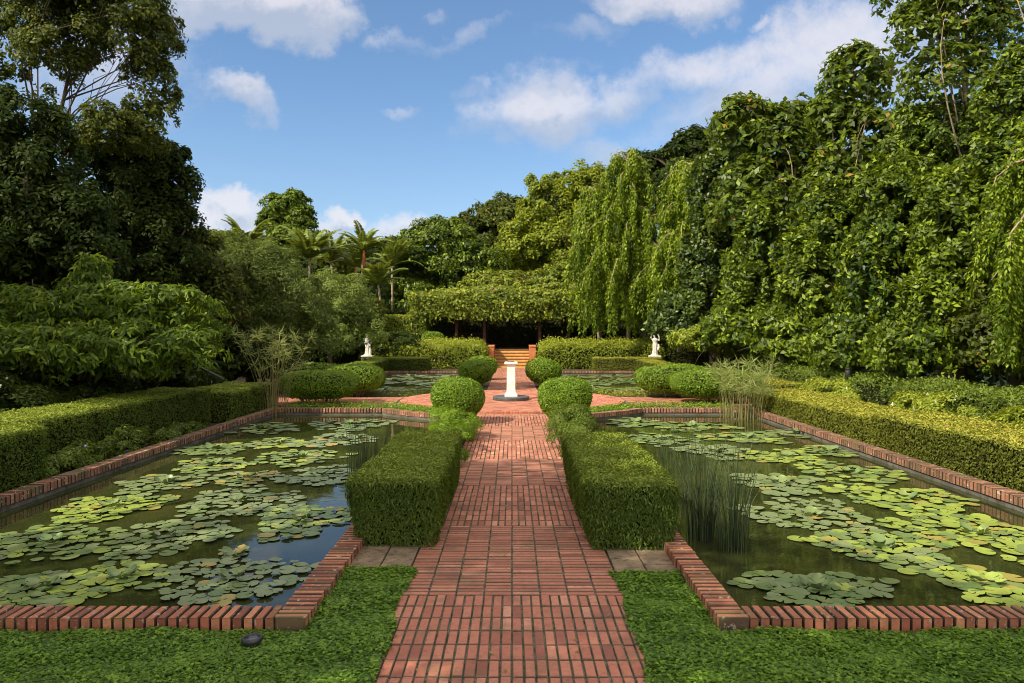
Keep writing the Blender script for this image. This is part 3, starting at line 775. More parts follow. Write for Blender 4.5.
ball('round_bush', 'wide clipped bush at the left end of the cross path, behind the front one', -5.1, 23.0, .95, .8, 1.05, 11000, .065, L_ball, GB, z0=.15, e=3.4, stems=8)
ball('round_bush', 'low clipped bush rearmost in the left group', -7.0, 25.0, 1.2, .8, 1.0, 8000, .07, L_ball, GB, z0=.15, e=3.4, stems=6)
ball('round_bush', 'wide clipped bush with bare stems at the right end of the cross path, front one', 5.95, 20.9, 1.3, .8, .98, 16000, .06, L_ball, GB, z0=.15, e=3.6, stems=14)
ball('round_bush', 'wide clipped bush at the right end of the cross path, behind the front one', 5.25, 22.7, 1.3, .85, 1.05, 13000, .065, L_ball, GB, z0=.15, e=3.4, stems=8)
ball('round_bush', 'small clipped ball on the terrace left of the pergola', -4.9, 44.0, .7, .6, 1.1, 3000, .1, L_ball, GB, z0=.1, gz=1.0)

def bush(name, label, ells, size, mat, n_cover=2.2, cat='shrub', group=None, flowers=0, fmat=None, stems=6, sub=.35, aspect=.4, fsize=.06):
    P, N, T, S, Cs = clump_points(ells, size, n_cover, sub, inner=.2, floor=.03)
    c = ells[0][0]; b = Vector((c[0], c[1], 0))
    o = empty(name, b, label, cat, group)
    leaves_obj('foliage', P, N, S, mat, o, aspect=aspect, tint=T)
    for c_, r_ in random.sample(Cs, min(stems, len(Cs))):
        mb = MB()
        cc = Vector(c_); bb = Vector((cc.x * .5 + b.x * .5, cc.y * .5 + b.y * .5, 0)) 
        mb.tube(bend(bb, cc, 4, .12), [.02, .017, .014, .01, .007], 5); mb.build('stem', M_bark, o)
    if flowers:
        i = RNG.integers(0, len(P), flowers); nn = norm(P[i] - np.array(ells[0][0]))
        Q = P[i] + nn * .03
        Q5 = np.repeat(Q, 4, axis=0); a = np.tile([0, 1.57, 3.14, 4.71], flowers)
        T5 = np.stack([np.cos(a), RNG.normal(0, .2, len(a)), np.sin(a)], 1)
        leaves_obj('flowers', Q5, np.array([0, -1., .6]) + RNG.normal(0, .2, (len(a), 3)), fsize, fmat, o, aspect=.8, T=T5)
    return o
for s in (-1, 1):
    bush('shrub', 'loose feathery shrub between the %s box hedge and the near round bush' % side[s],
         [((s * 1.2, 12.6, .2), (.42, .9, .26)), ((s * 1.15, 14.0, .26), (.44, .8, .34)), ((s * 1.2, 11.3, .12), (.4, .6, .22))], .055, L_ball if s < 0 else L_lowleaf, 2.6, aspect=.22, group='loose shrubs beside the path')
bush('bed_plants', 'low bed of small purple flowers between the left hedge and the pond coping', [((-6.68, 10.8, .1), (.22, .9, .26)), ((-6.68, 12.3, .1), (.22, 1.0, .28)), ((-6.68, 14.3, .05), (.2, 1.0, .2))], .06, L_lowleaf, 2.2, 'flower bed', flowers=26, fmat=L_purple, fsize=.03)
gl = 'flowering shrubs behind the left hedge'
for k, (y, lab) in enumerate(((8.5, 'dark shrub behind the left hedge, nearest the left edge'), (11.5, 'dark shrub with small white flowers, between left hedge and bright leaved tree'), (15, 'dark shrub with small white flowers behind the left hedge, by the leaning pipe'), (19, 'dark shrub behind the far block of the left hedge'))):
    bush('flowering_shrub', lab, [((-8.9, y, .55), (.9, 1.9, .62)), ((-9.8, y + .7, .8), (1.0, 1.7, .8))], .085, L_dark, 2.0, flowers=70 if k in (1, 2) else 24, fmat=L_petal, group=gl, fsize=.035)
gr_ = 'flowering shrubs in front of the right hedge'
for y, lab in ((13.8, 'low shrub with white flowers behind the right clipped hedge, by the black garden light'), (18.5, 'low pale shrub with white flowers behind the right papyrus'), (10.6, 'low shrub with white flowers against the loose hedge at the right edge')):
    bush('flowering_shrub', lab, [((8.3, y, .45), (.45, 1.5, .42))], .07, L_bank, 2.2, flowers=34, fmat=L_petal, group=gr_, fsize=.035)

# ------------------------------------------------------------------ rushes and papyrus
def rushes(name, label, c, n, h, spread, mat, blade=.006, lean=.16, umb=False, cat='rushes', group=None, zb=-.1):
    o = empty(name, c, label, cat, group); V, F, T = [], [], []; mb = MB()
    tips = []
    for i in range(n):
        a = random.random() * 6.28; r = spread * math.sqrt(random.random())
        b = Vector((c[0] + r * math.cos(a), c[1] + r * math.sin(a), zb)); H = h * random.uniform(.5, 1.06)
        d = Vector((math.cos(a), math.sin(a), 0)) * (lean * H * random.uniform(.1, 1.2)) + Vector((random.gauss(0, .05), random.gauss(0, .05), 0)) * H
        k = 5; pts = [b + Vector((0, 0, H * t / k)) + d * (t / k) ** 2 for t in range(k + 1)]
        mb.tube(pts, [blade * (1 - .6 * t / k) for t in range(k + 1)], 4, tint=random.random(), cap=False)
        tips.append(pts[-1])
    mb.build('stems', mat, o)
    if umb:
        tp = np.array([tuple(t) for t in tips]); m = 20
        P = np.repeat(tp, m, axis=0); d = unit(len(P)); d[:, 2] = np.abs(d[:, 2]) * .8 - .25
        V, F, T = leaf_geo(P, unit(len(P)), .27, aspect=.05, T=norm(d))
        # keep direction d exactly
        link('umbels', np_mesh('umbels', V, F, L_pap, T), o)
    return o
p1 = on(703, 538, -.08); p2 = on(733, 549, -.08); p3 = on(679, 500, -.08)
gR = 'dark rushes in the near right pond'
rushes('rush_clump', 'dark upright rush clump beside the right box hedge, left one of the near pair', tuple(p1), 80, 1.12, .15, L_reed, .0045, .24, group=gR)
rushes('rush_clump', 'dark upright rush clump farther out in the right pond, right of the near pair', tuple(p2), 80, 1.12, .15, L_reed, .0045, .24, group=gR)
rushes('rush_clump', 'thin rush clump partly hidden behind the right box hedge', tuple(p3), 26, 1.1, .2, L_reed, .0045, .2, group=gR)
p4 = on(366, 474, -.08)
rushes('rush_clump', 'sparse thin rushes beside the left box hedge in the left pond', (p4.x, p4.y, p4.z), 80, .8, .35, L_reed, .0055)
p5 = on(274, 415, -.08); p6 = on(742, 418, -.08)
L_dry = leaf_mat('papyrus stem', (.10, .12, .04), (.17, .19, .06), (.3, .24, .1), .1, .5, .3)
rushes('papyrus', 'tall papyrus clump with feathery heads in the far corner of the left pond', (p5.x, p5.y, p5.z), 48, 2.15, .35, L_dry, .008, .36, True, 'papyrus')
rushes('papyrus', 'tall papyrus clump with feathery heads in the far corner of the right pond', (p6.x, p6.y, p6.z), 70, 1.35, .55, L_dry, .008, .28, True, 'papyrus')

# ------------------------------------------------------------------ water lilies
def pad_verts(r, seed, cup=0.0):
    rr = random.Random(seed); vs = [(0, 0, 0)]; n = 18; a0 = rr.random() * 6.28; e = rr.uniform(.86, 1)
    for i in range(n + 1):
        a = a0 + .16 + (2 * math.pi - .32) * i / n
        q = r * (1 + .035 * math.sin(a * 3 + seed) + rr.uniform(-.02, .02))
        vs.append((q * math.cos(a), q * math.sin(a) * e, cup * r + .01 * math.sin(a * 2 + seed) * r))
    return vs, [(0, i, i + 1) for i in range(1, n + 1)]
PADS = {}
for mat in (P_green, P_blue, P_yel, P_old):
    for v in range(5):
        vs, fs = pad_verts(1.0, v * 3 + 1, cup=.03)
        # thin edge so the pad has a thickness
        mb = MB(); n = len(vs); low = [(x * .985, y * .985, z - .035) for x, y, z in vs]
        mb.add(vs + low, [tuple(f) for f in fs] + [tuple(n + i for i in f[::-1]) for f in fs] + [(i + 1, i, n + i, n + i + 1) for i in range(1, n - 1)], random.random())
        PADS[(mat.name, v)] = mb.mesh('lily_pad', mat)
def scatter(cx, cy, rx, ry, pr, cover=1.15, lim=95):
    out = []; n = int(min(lim, cover * rx * ry / (pr * pr)))
    tries = 0
    while len(out) < n and tries < n * 40:
        tries += 1
        a = random.random() * 6.283; q = math.sqrt(random.random()); wob = 1 + .18 * math.sin(3 * a + cx * 5) + .1 * math.sin(7 * a + cy)
        x = cx + rx * q * wob * math.cos(a); y = cy + ry * q * wob * math.sin(a); r = pr * random.uniform(.6, 1.3)
        if any((x - u) ** 2 + (y - v) ** 2 < (.60 * (r + w)) ** 2 for u, v, w in out): continue
        out.append((x, y, r))
    return out
def inside(x, y, r, far=False):
    ax = abs(x)
    if not (XI + r * .9 < ax < XO - r * .9): return False
    if far: return YN2 + r < y < YF2 - r and math.hypot(x, y - YC) > RC + r
    return YN + r * .8 < y < YF - r and math.hypot(x, y - YC) > RC + r * 1.1
TAKEN = []
def free(x, y, r):
    for u, v, w in TAKEN:
        if abs(x - u) < .4 and abs(y - v) < .4 and (x - u) ** 2 + (y - v) ** 2 < (.60 * (r + w)) ** 2: return False
    return True
def lily(px, py, rx, ry, mats, label, pr=.085, split=True, cover=1.8, crown=True, lim=98, world=None, far=False):
    if world: c = Vector((world[0], world[1], -.08)); wx, wy = world[2], world[3]
    else:
        c = on(px, py, -.08); wx = rx * c.y / FPX; wy = (on(px, py - ry, -.08).y - on(px, py + ry, -.08).y) / 2
    pads = [p for p in scatter(c.x, c.y, wx * .93, wy * .93, pr, cover, lim) if inside(*p, far) and free(*p)]
    TAKEN.extend(pads)
    o = empty('water_lily', (c.x, c.y, -.08), label, 'water lily', 'water lilies floating in the four ponds')
    ms, ws = zip(*mats)
    allmb = {}
    for i, (x, y, r) in enumerate(pads):
        m = random.choices(ms, ws)[0]; me = PADS[(m.name, random.randrange(5))]
        z = .008 + (i % 7) * .0028; rot = (random.gauss(0, .022), random.gauss(0, .022), random.random() * 6.28)
        if split:
            q = bpy.data.objects.new('lily_pad', me); C.objects.link(q); q.parent = o
            q.location = (x - c.x, y - c.y, z); q.scale = (r, r, r); q.rotation_euler = rot
        else:
            mb = allmb.setdefault(ms[0].name, (ms[0], MB()))[1]
            M = Matrix.LocRotScale(Vector((x, y, z - .08)), __import__('mathutils').Euler(rot), Vector((r, r, r)))
            vs, fs = pad_verts(1.0, random.randrange(40), .03)
            mb.add([M @ Vector(v) for v in vs], fs, random.random())
    for m, mb in allmb.values(): mb.build('lily_pads', m, o)
    if crown:   # a few raised, curling young leaves at the heart of the plant
        for k in range(6 if split else 3):
            a = k * 2.4 + random.random(); rr = pr * random.uniform(.5, .8); tl = random.uniform(.3, .8)
            vs, fs = pad_verts(rr, k, .35); mb = MB()
            M = Matrix.Translation((c.x + pr * 1.3 * math.cos(a), c.y + pr * 1.3 * math.sin(a), -.08 + random.uniform(.035, .06))) @ Matrix.Rotation(a, 4, 'Z') @ Matrix.Rotation(-tl, 4, 'Y')
            mb.add([M @ Vector(v) for v in vs], fs, random.random(), True)
            mb.build('young_leaf', random.choice((P_green, P_green, ms[0])), o)
    return o
gG = [(P_green, 8), (P_blue, 2), (P_yel, 1)]; gB = [(P_blue, 9), (P_green, 2), (P_old, .3)]; gY = [(P_yel, 7), (P_green, 2), (P_old, .4)]
gM = [(P_green, 5), (P_yel, 3), (P_old, .5)]; gO = [(P_old, 2), (P_green, 4), (P_blue, 2)]; gBY = [(P_green, 4), (P_yel, 3), (P_blue, 3), (P_old, .5)]
LEFT = [
 (233, 580, 82, 27, gB, 'grey green lily in the left pond closest to the inner corner of the brick wall', .078),
 (122, 579, 62, 17, gY, 'bright yellow green lily patch in the left pond near the front wall', .085),
 (40, 590, 70, 24, gG, 'green lily filling the front left corner of the left pond', .085),
 (50, 545, 85, 22, gG, 'large green lily at the left edge of the left pond behind the front corner one', .085),
 (165, 538, 62, 20, gB, 'dull green lily in the middle of the left pond behind the bright patch', .08),
 (234, 557, 12, 10, gO, 'small orange tinged group of pads between the bright patch and the grey green lily', .08),
 (301, 521, 46, 17, gM, 'lily with yellowing pads on the sky reflection beside the left box hedge', .085),
 (238, 503, 60, 17, gB, 'grey green lily in the centre of the left pond', .085),
 (110, 508, 52, 14, gY, 'yellow green lily along the left wall with brown upright leaves', .085),
 (165, 484, 44, 11, gB, 'dull lily in the left pond just behind the yellow green one by the wall', .09),
 (246, 479, 30, 8, gO, 'brownish lily in the middle of the left pond', .085),
 (318, 476, 42, 10, gB, 'grey lily beside the rear of the left box hedge', .09),
 (215, 465, 40, 8, gBY, 'mixed green lily left of centre in the rear half of the left pond', .09),
 (300, 458, 44, 9, gM, 'yellowish lily right of centre in the rear half of the left pond', .09),
 (212, 450, 32, 6, gG, 'green lily in the rear of the left pond near the outer wall', .1),
 (278, 444, 36, 5, gBY, 'narrow lily patch across the rear of the left pond', .1),
 (340, 440, 36, 7, gB, 'grey green lily by the sparse rushes at the rear of the left pond', .1),
 (262, 429, 40, 6, gG, 'lily patch in front of the left papyrus', .11),
 (350, 425, 44, 6, gG, 'rearmost lily patch of the left pond by the curved wall', .11)]
RIGHT = [
 (815, 589, 78, 18, gG, 'rounded green lily with upright heart leaves against the front wall of the right pond', .092),
 (880, 548, 66, 20, gBY, 'sunlit lily with an orange pad, second from the right pond front wall', .1),
 (812, 517, 66, 22, gB, 'grey green lily in the shade beside the dark rushes', .09),
 (985, 585, 50, 22, gY, 'sunny lily in the front right corner of the right pond', .1),
 (975, 535, 70, 24, gY, 'large sunny yellow green lily at the right edge of the right pond', .1),
 (905, 500, 64, 16, gY, 'sunny lily with folded pads in the middle of the right pond', .1),
 (780, 484, 44, 11, gB, 'shaded lily with tall glossy leaves behind the dark rushes', .095),
 (852, 474, 52, 11, gM, 'sunny lily along the middle of the outer right wall side', .1),
 (1000, 495, 30, 10, gY, 'lily against the outer wall at the right edge of the photo', .1),
 (785, 458, 44, 8, gY, 'brilliant yellow green lily in the rear half of the right pond', .1),
 (830, 452, 36, 6, gM, 'sunny lily beside the outer wall in the rear half of the right pond', .1),
 (715, 452, 34, 8, gB, 'grey lily behind the rush tips in the right pond', .1),
 (660, 440, 40, 7, gG, 'green lily beside the back end of the right box hedge', .1),
 (745, 438, 44, 6, gBY, 'lily patch in front of the right papyrus', .11),
 (690, 427, 44, 5, gM, 'lily patch near the back wall of the right pond', .11),
 (635, 423, 28, 5, gG, 'rearmost lily of the right pond beside the curved wall', .11),
 (800, 434, 26, 5, gG, 'small lily patch at the foot of the outer wall right of the papyrus', .11)]
for L in LEFT + RIGHT:
    lily(*L[:6], pr=L[6] * (.92 if L[1] > 495 else 1.02), lim=96 if L[1] > 495 else 60)
q = 0
for s in (-1, 1):
    for x, y, w, d, m, nm in ((2.9, 27.2, .9, 1.4, gM, 'nearest the path'), (4.8, 26.4, 1.0, 1.6, gM, 'nearest the outer corner'), (3.6, 30.6, 1.3, 1.7, gBY, 'in the middle'), (5.2, 31.5, .8, 2.0, gG, 'by the outer wall'), (3.0, 34.0, 1.1, 1.3, gBY, 'at the back beside the path'), (4.9, 34.6, 1.0, 1.0, gG, 'at the back by the low hedge')):
        lily(0, 0, 0, 0, m if s > 0 else gB, 'water lily in the far %s pond, %s' % (side[s], nm), pr=.15, split=False, world=(s * x, y, w, d), far=True, cover=1.0)

# ------------------------------------------------------------------ statues
def statue(label, loc, raised):
    o = empty('statue', loc, label, 'statue')
    x, y, z = loc
    mb = MB(); mb.box(x - .26, x + .26, y - .26, y + .26, z, z + .72, .5, .02); mb.box(x - .3, x + .3, y - .3, y + .3, z + .722, z + .79, .5, .015)
    mb.build('pedestal', M_statue, o)
    b = z + .79; mb = MB()
    # draped legs to shoulders, one closed body of stacked rings
    prof = [(.17, .0), (.165, .04), (.15, .12), (.135, .3), (.14, .45), (.15, .55), (.125, .66), (.12, .72), (.15, .82), (.155, .88), (.12, .93), (.05, .955), (.042, .99), (.06, 1.02), (.078, 1.07), (.078, 1.12), (.055, 1.165), (.02, 1.18)]
    n = 28; base = len(mb.v)
    for i, (r, h) in enumerate(prof):
        for k in range(n):
            t = 6.2832 * k / n; fold = 1 + (.09 * math.sin(9 * t + h * 4) if h < .66 else 0)
            sw = .035 * math.sin(h * 3.2)
            mb.v.append((x + sw + r * fold * math.cos(t) * (1.0 if h < .7 else 1.08 if h < .93 else 1), y + r * fold * math.sin(t) * (.72 if h < .94 else 1.05), b + h))
    for i in range(len(prof) - 1):
        for k in range(n):
            mb.f.append([base + i * n + k, base + i * n + (k + 1) % n, base + (i + 1) * n + (k + 1) % n, base + (i + 1) * n + k]); mb.t.append(.5); mb.sm.append(True)
    mb.f.append([base + k for k in range(n)][::-1]); mb.t.append(.5); mb.sm.append(False)
    mb.f.append([base + (len(prof) - 1) * n + k for k in range(n)]); mb.t.append(.5); mb.sm.append(False)
    S = lambda a, c, h: Vector((x + a, y + c, b + h))
    if raised:
        mb.tube([S(-.15, 0, .88), S(-.21, -.05, .98), S(-.17, -.08, 1.15), S(-.14, -.08, 1.25)], [.05, .042, .034, .03], 8)
        mb.tube([S(.16, 0, .87), S(.25, -.04, .82), S(.23, -.1, 1.0), S(.15, -.1, 1.15)], [.05, .042, .036, .03], 8)
        mb.lathe(S(-.14, -.08, 1.24), [(.01, -.05), (.05, -.02), (.06, .02), (.04, .06), (.01, .08)], 12)
        mb.tube([S(.17, 0, .3), S(.22, 0, .45), S(.2, -.02, .62)], [.09, .1, .05], 10)
    else:
        mb.tube([S(-.15, 0, .87), S(-.2, -.04, .72), S(-.1, -.13, .66), S(.0, -.15, .74)], [.05, .042, .034, .028], 8)
        mb.tube([S(.17, 0, .87), S(.2, -.03, .7), S(.15, -.09, .55), S(.1, -.12, .48)], [.05, .042, .034, .028], 8)
        mb.tube([S(.13, -.02, .5), S(.16, -.02, .3), S(.15, -.02, .05)], [.05, .07, .08], 10)
    mb.lathe(S(0.0, .035, 1.13), [(.02, -.05), (.05, -.03), (.058, 0), (.04, .04), (.01, .055)], 12)   # hair knot
    # face: nose and brow
    mb.tube([S(-.0, -.075, 1.115), S(-.0, -.098, 1.085)], [.008, .013], 6)
    me = mb.mesh('body', M_statue); bo = link('body', me, o)
    md = bo.modifiers.new('remesh', 'REMESH'); md.mode = 'VOXEL'; md.voxel_size = .011; md.use_smooth_shade = True
    mb = MB(); mb.lathe((x, y, b - .002), [(.24, 0), (.24, .03), (.2, .05)], 24, smooth=False); mb.build('base', M_statue, o)
q1 = at(367, 356, 38.8); q2 = at(655, 356, 38.8)
statue('pale stone statue of a draped standing figure behind the left hedge', (q1.x, 38.9, 0), False)
statue('white stone statue of a figure with raised arms behind the right hedge', (q2.x, 38.9, 0), True)

# ------------------------------------------------------------------ pergola, benches, lamp, pipe
o = empty('pergola', (0, 46, TZ), 'dark timber pergola covered with a thick leafy vine behind the steps', 'pergola')
mb_b = MB()
for i, x in enumerate((-5.4, -3.5, -1.75, 1.75, 3.6, 5.6)):
    for yy in (45, 48.5):
        mb = MB(); mb.box(x - .09, x + .09, yy - .09, yy + .09, TZ, 3.5, .5, .01); mb.build('post', M_wood, o)
for yy in (45, 48.5): mb_b.box(-5.9, 6.1, yy - .06, yy + .06, 3.502, 3.7)
for i in range(17): mb_b.box(-5.7 + i * .72, -5.6 + i * .72, 44.4, 49.1, 3.703, 3.83)
mb_b.build('beams', M_wood, o)
ells = [((-4.3, 46.3, 3.95), (2.2, 2.6, .8)), ((-2.6, 46.3, 4.1), (2.6, 2.6, .85)), ((-.6, 46.2, 4.0), (2.6, 2.6, .9)), ((1.6, 46.3, 4.1), (2.6, 2.6, .85)), ((3.6, 46.2, 4.15), (2.6, 2.6, .9)), ((5.4, 46.3, 4.3), (2.0, 2.6, 1.1)), ((-1.2, 46.4, 4.6), (1.6, 1.8, .5)), ((2.6, 46.4, 4.7), (1.8, 1.8, .5))]
P, N, T, S, Cs = clump_points(ells, .2, 1.0, .2, inner=.3)
bp_, bn_ = rbox_points(-6.3, 6.9, 43.8, 49.2, 2.95, 4.45, 17000, .5, .12)
lump = np.sin(bp_[:, 0] * 2.3) * np.sin(bp_[:, 0] * 5.1 + bp_[:, 2] * 4) * .22
bp_ = bp_ + bn_ * lump[:, None] + RNG.normal(0, .09, bp_.shape)
P = np.concatenate([P, bp_]); N = np.concatenate([N, bn_ + unit(len(bp_)) * .8 + np.array([0, 0, .3])]); T = np.concatenate([T, np.clip(RNG.random(len(bp_)) * .8 + lump, 0, 1)]); S = np.concatenate([S, np.full(len(bp_), .2)])
x = RNG.uniform(-6.2, 6.8, 5200); y = RNG.uniform(43.9, 44.8, 5200); z = 3.25 - np.abs(RNG.normal(0, .22, 5200)) * (1 + .6 * np.sin(x * 4.7)) + .7 * RNG.random(5200)
P = np.concatenate([P, np.stack([x, y, z], 1)]); N = np.concatenate([N, np.array([0, -1, .4]) + unit(5200) * .6]); T = np.concatenate([T, RNG.random(5200)]); S = np.concatenate([S, np.full(5200, .17)])
leaves_obj('vine', P, N, S, L_perg, o, aspect=.6, down=.4, tint=T)
def bench(x, label):
    o = empty('bench', (x, 47.6, TZ), label, 'bench')
    mb = MB()
    for i in range(4): mb.box(x - .75, x + .75, 47.35 + i * .12, 47.45 + i * .12, TZ + .42, TZ + .45)
    mb.build('seat', M_wood, o)
    mb = MB(); mb.box(x - .75, x + .75, 47.86, 47.9, TZ + .95, TZ + 1.02)
    for i in range(12): mb.box(x - .7 + i * .122, x - .66 + i * .122, 47.865, 47.895, TZ + .47, TZ + .95)
    mb.build('backrest', M_wood, o)
    for a in (-.7, .7):
        for b, h in ((47.37, .418), (47.88, .94)):
            mb = MB(); mb.box(x + a - .03, x + a + .03, b - .028, b + .028, TZ, TZ + h); mb.build('leg', M_wood, o)
        mb = MB(); mb.box(x + a - .03, x + a + .03, 47.34, 47.85, TZ + .64, TZ + .68); mb.build('armrest', M_wood, o)
bench(-2.7, 'dark wooden bench in the shade under the pergola, left of the steps')
bench(2.7, 'dark wooden bench in the shade under the pergola, right of the steps')
p = at(848, 379, 18.3)
o = empty('garden_light', (p.x, 18.3, 0), 'small black garden light rising from the loose hedge on the right', 'garden light')
mb = MB(); mb.tube([(p.x, 18.3, 0), (p.x, 18.3, .95)], [.025, .025], 10); mb.build('post', M_black, o)
mb = MB(); mb.lathe((p.x, 18.3, .90), [(.05, 0), (.085, .05), (.09, .2), (.07, .24), (.09, .25), (.06, .3), (.015, .33)], 20); mb.build('lamp_head', M_black, o)
a, b = at(183, 356, 17.5), at(224, 379, 17.0)
mb = MB(); mb.tube([a, a.lerp(b, .5) + Vector((0, 0, -.03)), b], [.022, .022, .022], 8)
tag(mb.build('pipe', M_hose), 'thin grey pipe leaning down through the dark shrubs behind the left hedge', 'pipe')

# ------------------------------------------------------------------ trees: left side
def tpx(name, label, lst, Y, size, mat, base_px=None, dep=.75, cat='tree', **k):
    e = pxell(lst, Y, dep)
    bx = at(base_px if base_px is not None else lst[0][0], 300, Y).x
    return tree(name, label, cat, e, (bx, Y), size, mat, **k)
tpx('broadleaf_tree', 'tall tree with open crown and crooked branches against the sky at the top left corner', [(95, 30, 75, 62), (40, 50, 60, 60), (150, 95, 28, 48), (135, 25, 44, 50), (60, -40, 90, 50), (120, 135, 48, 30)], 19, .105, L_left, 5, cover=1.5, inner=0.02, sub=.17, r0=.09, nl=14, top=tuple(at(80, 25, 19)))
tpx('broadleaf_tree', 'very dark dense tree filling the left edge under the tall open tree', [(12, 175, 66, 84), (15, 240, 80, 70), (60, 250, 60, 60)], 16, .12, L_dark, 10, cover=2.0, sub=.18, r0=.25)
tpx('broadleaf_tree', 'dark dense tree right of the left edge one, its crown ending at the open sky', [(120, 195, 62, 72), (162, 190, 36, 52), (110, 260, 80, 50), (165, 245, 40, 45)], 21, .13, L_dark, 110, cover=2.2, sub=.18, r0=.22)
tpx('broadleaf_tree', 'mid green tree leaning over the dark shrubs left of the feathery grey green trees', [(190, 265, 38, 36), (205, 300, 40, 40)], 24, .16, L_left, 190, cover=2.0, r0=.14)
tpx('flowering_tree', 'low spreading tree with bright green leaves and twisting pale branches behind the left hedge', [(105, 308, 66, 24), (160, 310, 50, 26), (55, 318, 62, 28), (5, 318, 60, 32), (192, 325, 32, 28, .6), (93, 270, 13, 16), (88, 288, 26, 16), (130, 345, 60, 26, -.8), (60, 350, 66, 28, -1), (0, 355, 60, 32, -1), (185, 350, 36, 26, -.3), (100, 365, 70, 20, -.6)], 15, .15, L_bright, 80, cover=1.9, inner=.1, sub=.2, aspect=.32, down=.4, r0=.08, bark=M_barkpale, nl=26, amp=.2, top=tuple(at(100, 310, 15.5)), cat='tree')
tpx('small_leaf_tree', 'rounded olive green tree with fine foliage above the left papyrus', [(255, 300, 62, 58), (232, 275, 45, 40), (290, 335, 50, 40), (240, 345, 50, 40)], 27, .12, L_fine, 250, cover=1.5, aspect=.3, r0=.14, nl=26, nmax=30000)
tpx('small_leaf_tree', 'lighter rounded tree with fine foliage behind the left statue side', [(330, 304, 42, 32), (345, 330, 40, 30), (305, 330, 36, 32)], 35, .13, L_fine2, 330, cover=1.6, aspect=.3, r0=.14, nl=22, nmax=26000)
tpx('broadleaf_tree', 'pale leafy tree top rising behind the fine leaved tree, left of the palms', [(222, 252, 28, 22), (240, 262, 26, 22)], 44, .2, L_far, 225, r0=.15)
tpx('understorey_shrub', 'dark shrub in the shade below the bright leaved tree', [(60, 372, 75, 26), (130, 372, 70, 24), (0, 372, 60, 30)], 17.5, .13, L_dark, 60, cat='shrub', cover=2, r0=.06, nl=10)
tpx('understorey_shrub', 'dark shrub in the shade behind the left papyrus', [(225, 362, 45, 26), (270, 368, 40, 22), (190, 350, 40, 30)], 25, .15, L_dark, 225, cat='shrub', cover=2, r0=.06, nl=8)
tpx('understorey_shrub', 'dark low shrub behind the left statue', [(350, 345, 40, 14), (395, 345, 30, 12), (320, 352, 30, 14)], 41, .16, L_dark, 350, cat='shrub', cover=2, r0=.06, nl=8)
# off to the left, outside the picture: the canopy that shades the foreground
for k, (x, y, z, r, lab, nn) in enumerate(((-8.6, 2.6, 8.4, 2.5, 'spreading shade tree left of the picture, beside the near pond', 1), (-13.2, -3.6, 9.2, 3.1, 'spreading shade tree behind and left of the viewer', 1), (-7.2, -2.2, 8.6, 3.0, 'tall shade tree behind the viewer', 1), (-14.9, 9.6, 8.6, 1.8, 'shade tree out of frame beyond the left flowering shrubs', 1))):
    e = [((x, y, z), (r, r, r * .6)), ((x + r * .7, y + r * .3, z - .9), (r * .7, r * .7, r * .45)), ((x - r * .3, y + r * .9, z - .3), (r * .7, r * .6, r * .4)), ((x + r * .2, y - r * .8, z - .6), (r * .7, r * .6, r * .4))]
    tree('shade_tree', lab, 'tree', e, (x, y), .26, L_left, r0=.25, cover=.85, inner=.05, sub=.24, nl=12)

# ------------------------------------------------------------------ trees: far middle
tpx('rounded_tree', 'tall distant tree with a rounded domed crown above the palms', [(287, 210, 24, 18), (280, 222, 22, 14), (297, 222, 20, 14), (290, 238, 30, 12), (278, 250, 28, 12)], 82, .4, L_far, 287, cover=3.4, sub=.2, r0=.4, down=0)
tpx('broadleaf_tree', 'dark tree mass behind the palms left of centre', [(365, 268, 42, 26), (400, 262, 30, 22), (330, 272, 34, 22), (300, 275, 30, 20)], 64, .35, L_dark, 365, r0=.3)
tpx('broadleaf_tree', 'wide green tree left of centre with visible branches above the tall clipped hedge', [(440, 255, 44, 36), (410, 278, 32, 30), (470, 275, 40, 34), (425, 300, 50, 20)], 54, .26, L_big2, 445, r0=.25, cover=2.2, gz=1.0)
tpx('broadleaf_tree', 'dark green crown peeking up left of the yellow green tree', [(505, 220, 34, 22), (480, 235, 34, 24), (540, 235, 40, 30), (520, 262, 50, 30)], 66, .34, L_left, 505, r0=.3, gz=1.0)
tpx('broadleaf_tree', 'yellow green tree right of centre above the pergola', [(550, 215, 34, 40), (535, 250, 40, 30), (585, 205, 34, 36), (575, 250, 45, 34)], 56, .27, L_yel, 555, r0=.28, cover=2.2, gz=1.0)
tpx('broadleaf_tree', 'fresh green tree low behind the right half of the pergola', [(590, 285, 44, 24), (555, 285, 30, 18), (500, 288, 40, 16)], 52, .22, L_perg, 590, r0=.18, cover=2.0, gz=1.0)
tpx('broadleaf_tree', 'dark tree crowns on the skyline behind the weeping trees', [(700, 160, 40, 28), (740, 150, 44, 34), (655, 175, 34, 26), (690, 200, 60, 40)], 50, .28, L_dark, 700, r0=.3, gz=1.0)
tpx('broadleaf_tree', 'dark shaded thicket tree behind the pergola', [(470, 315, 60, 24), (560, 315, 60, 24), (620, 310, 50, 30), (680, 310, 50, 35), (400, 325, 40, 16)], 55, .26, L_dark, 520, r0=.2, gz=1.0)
hedge('shaded_hedge', 'dark shaded hedge closing the back of the pergola', -11, 13, 50.3, 52.3, 3.6, 14000, .2, L_dark, z0=1.0, gz=1.0, r=.3, rough=.1)

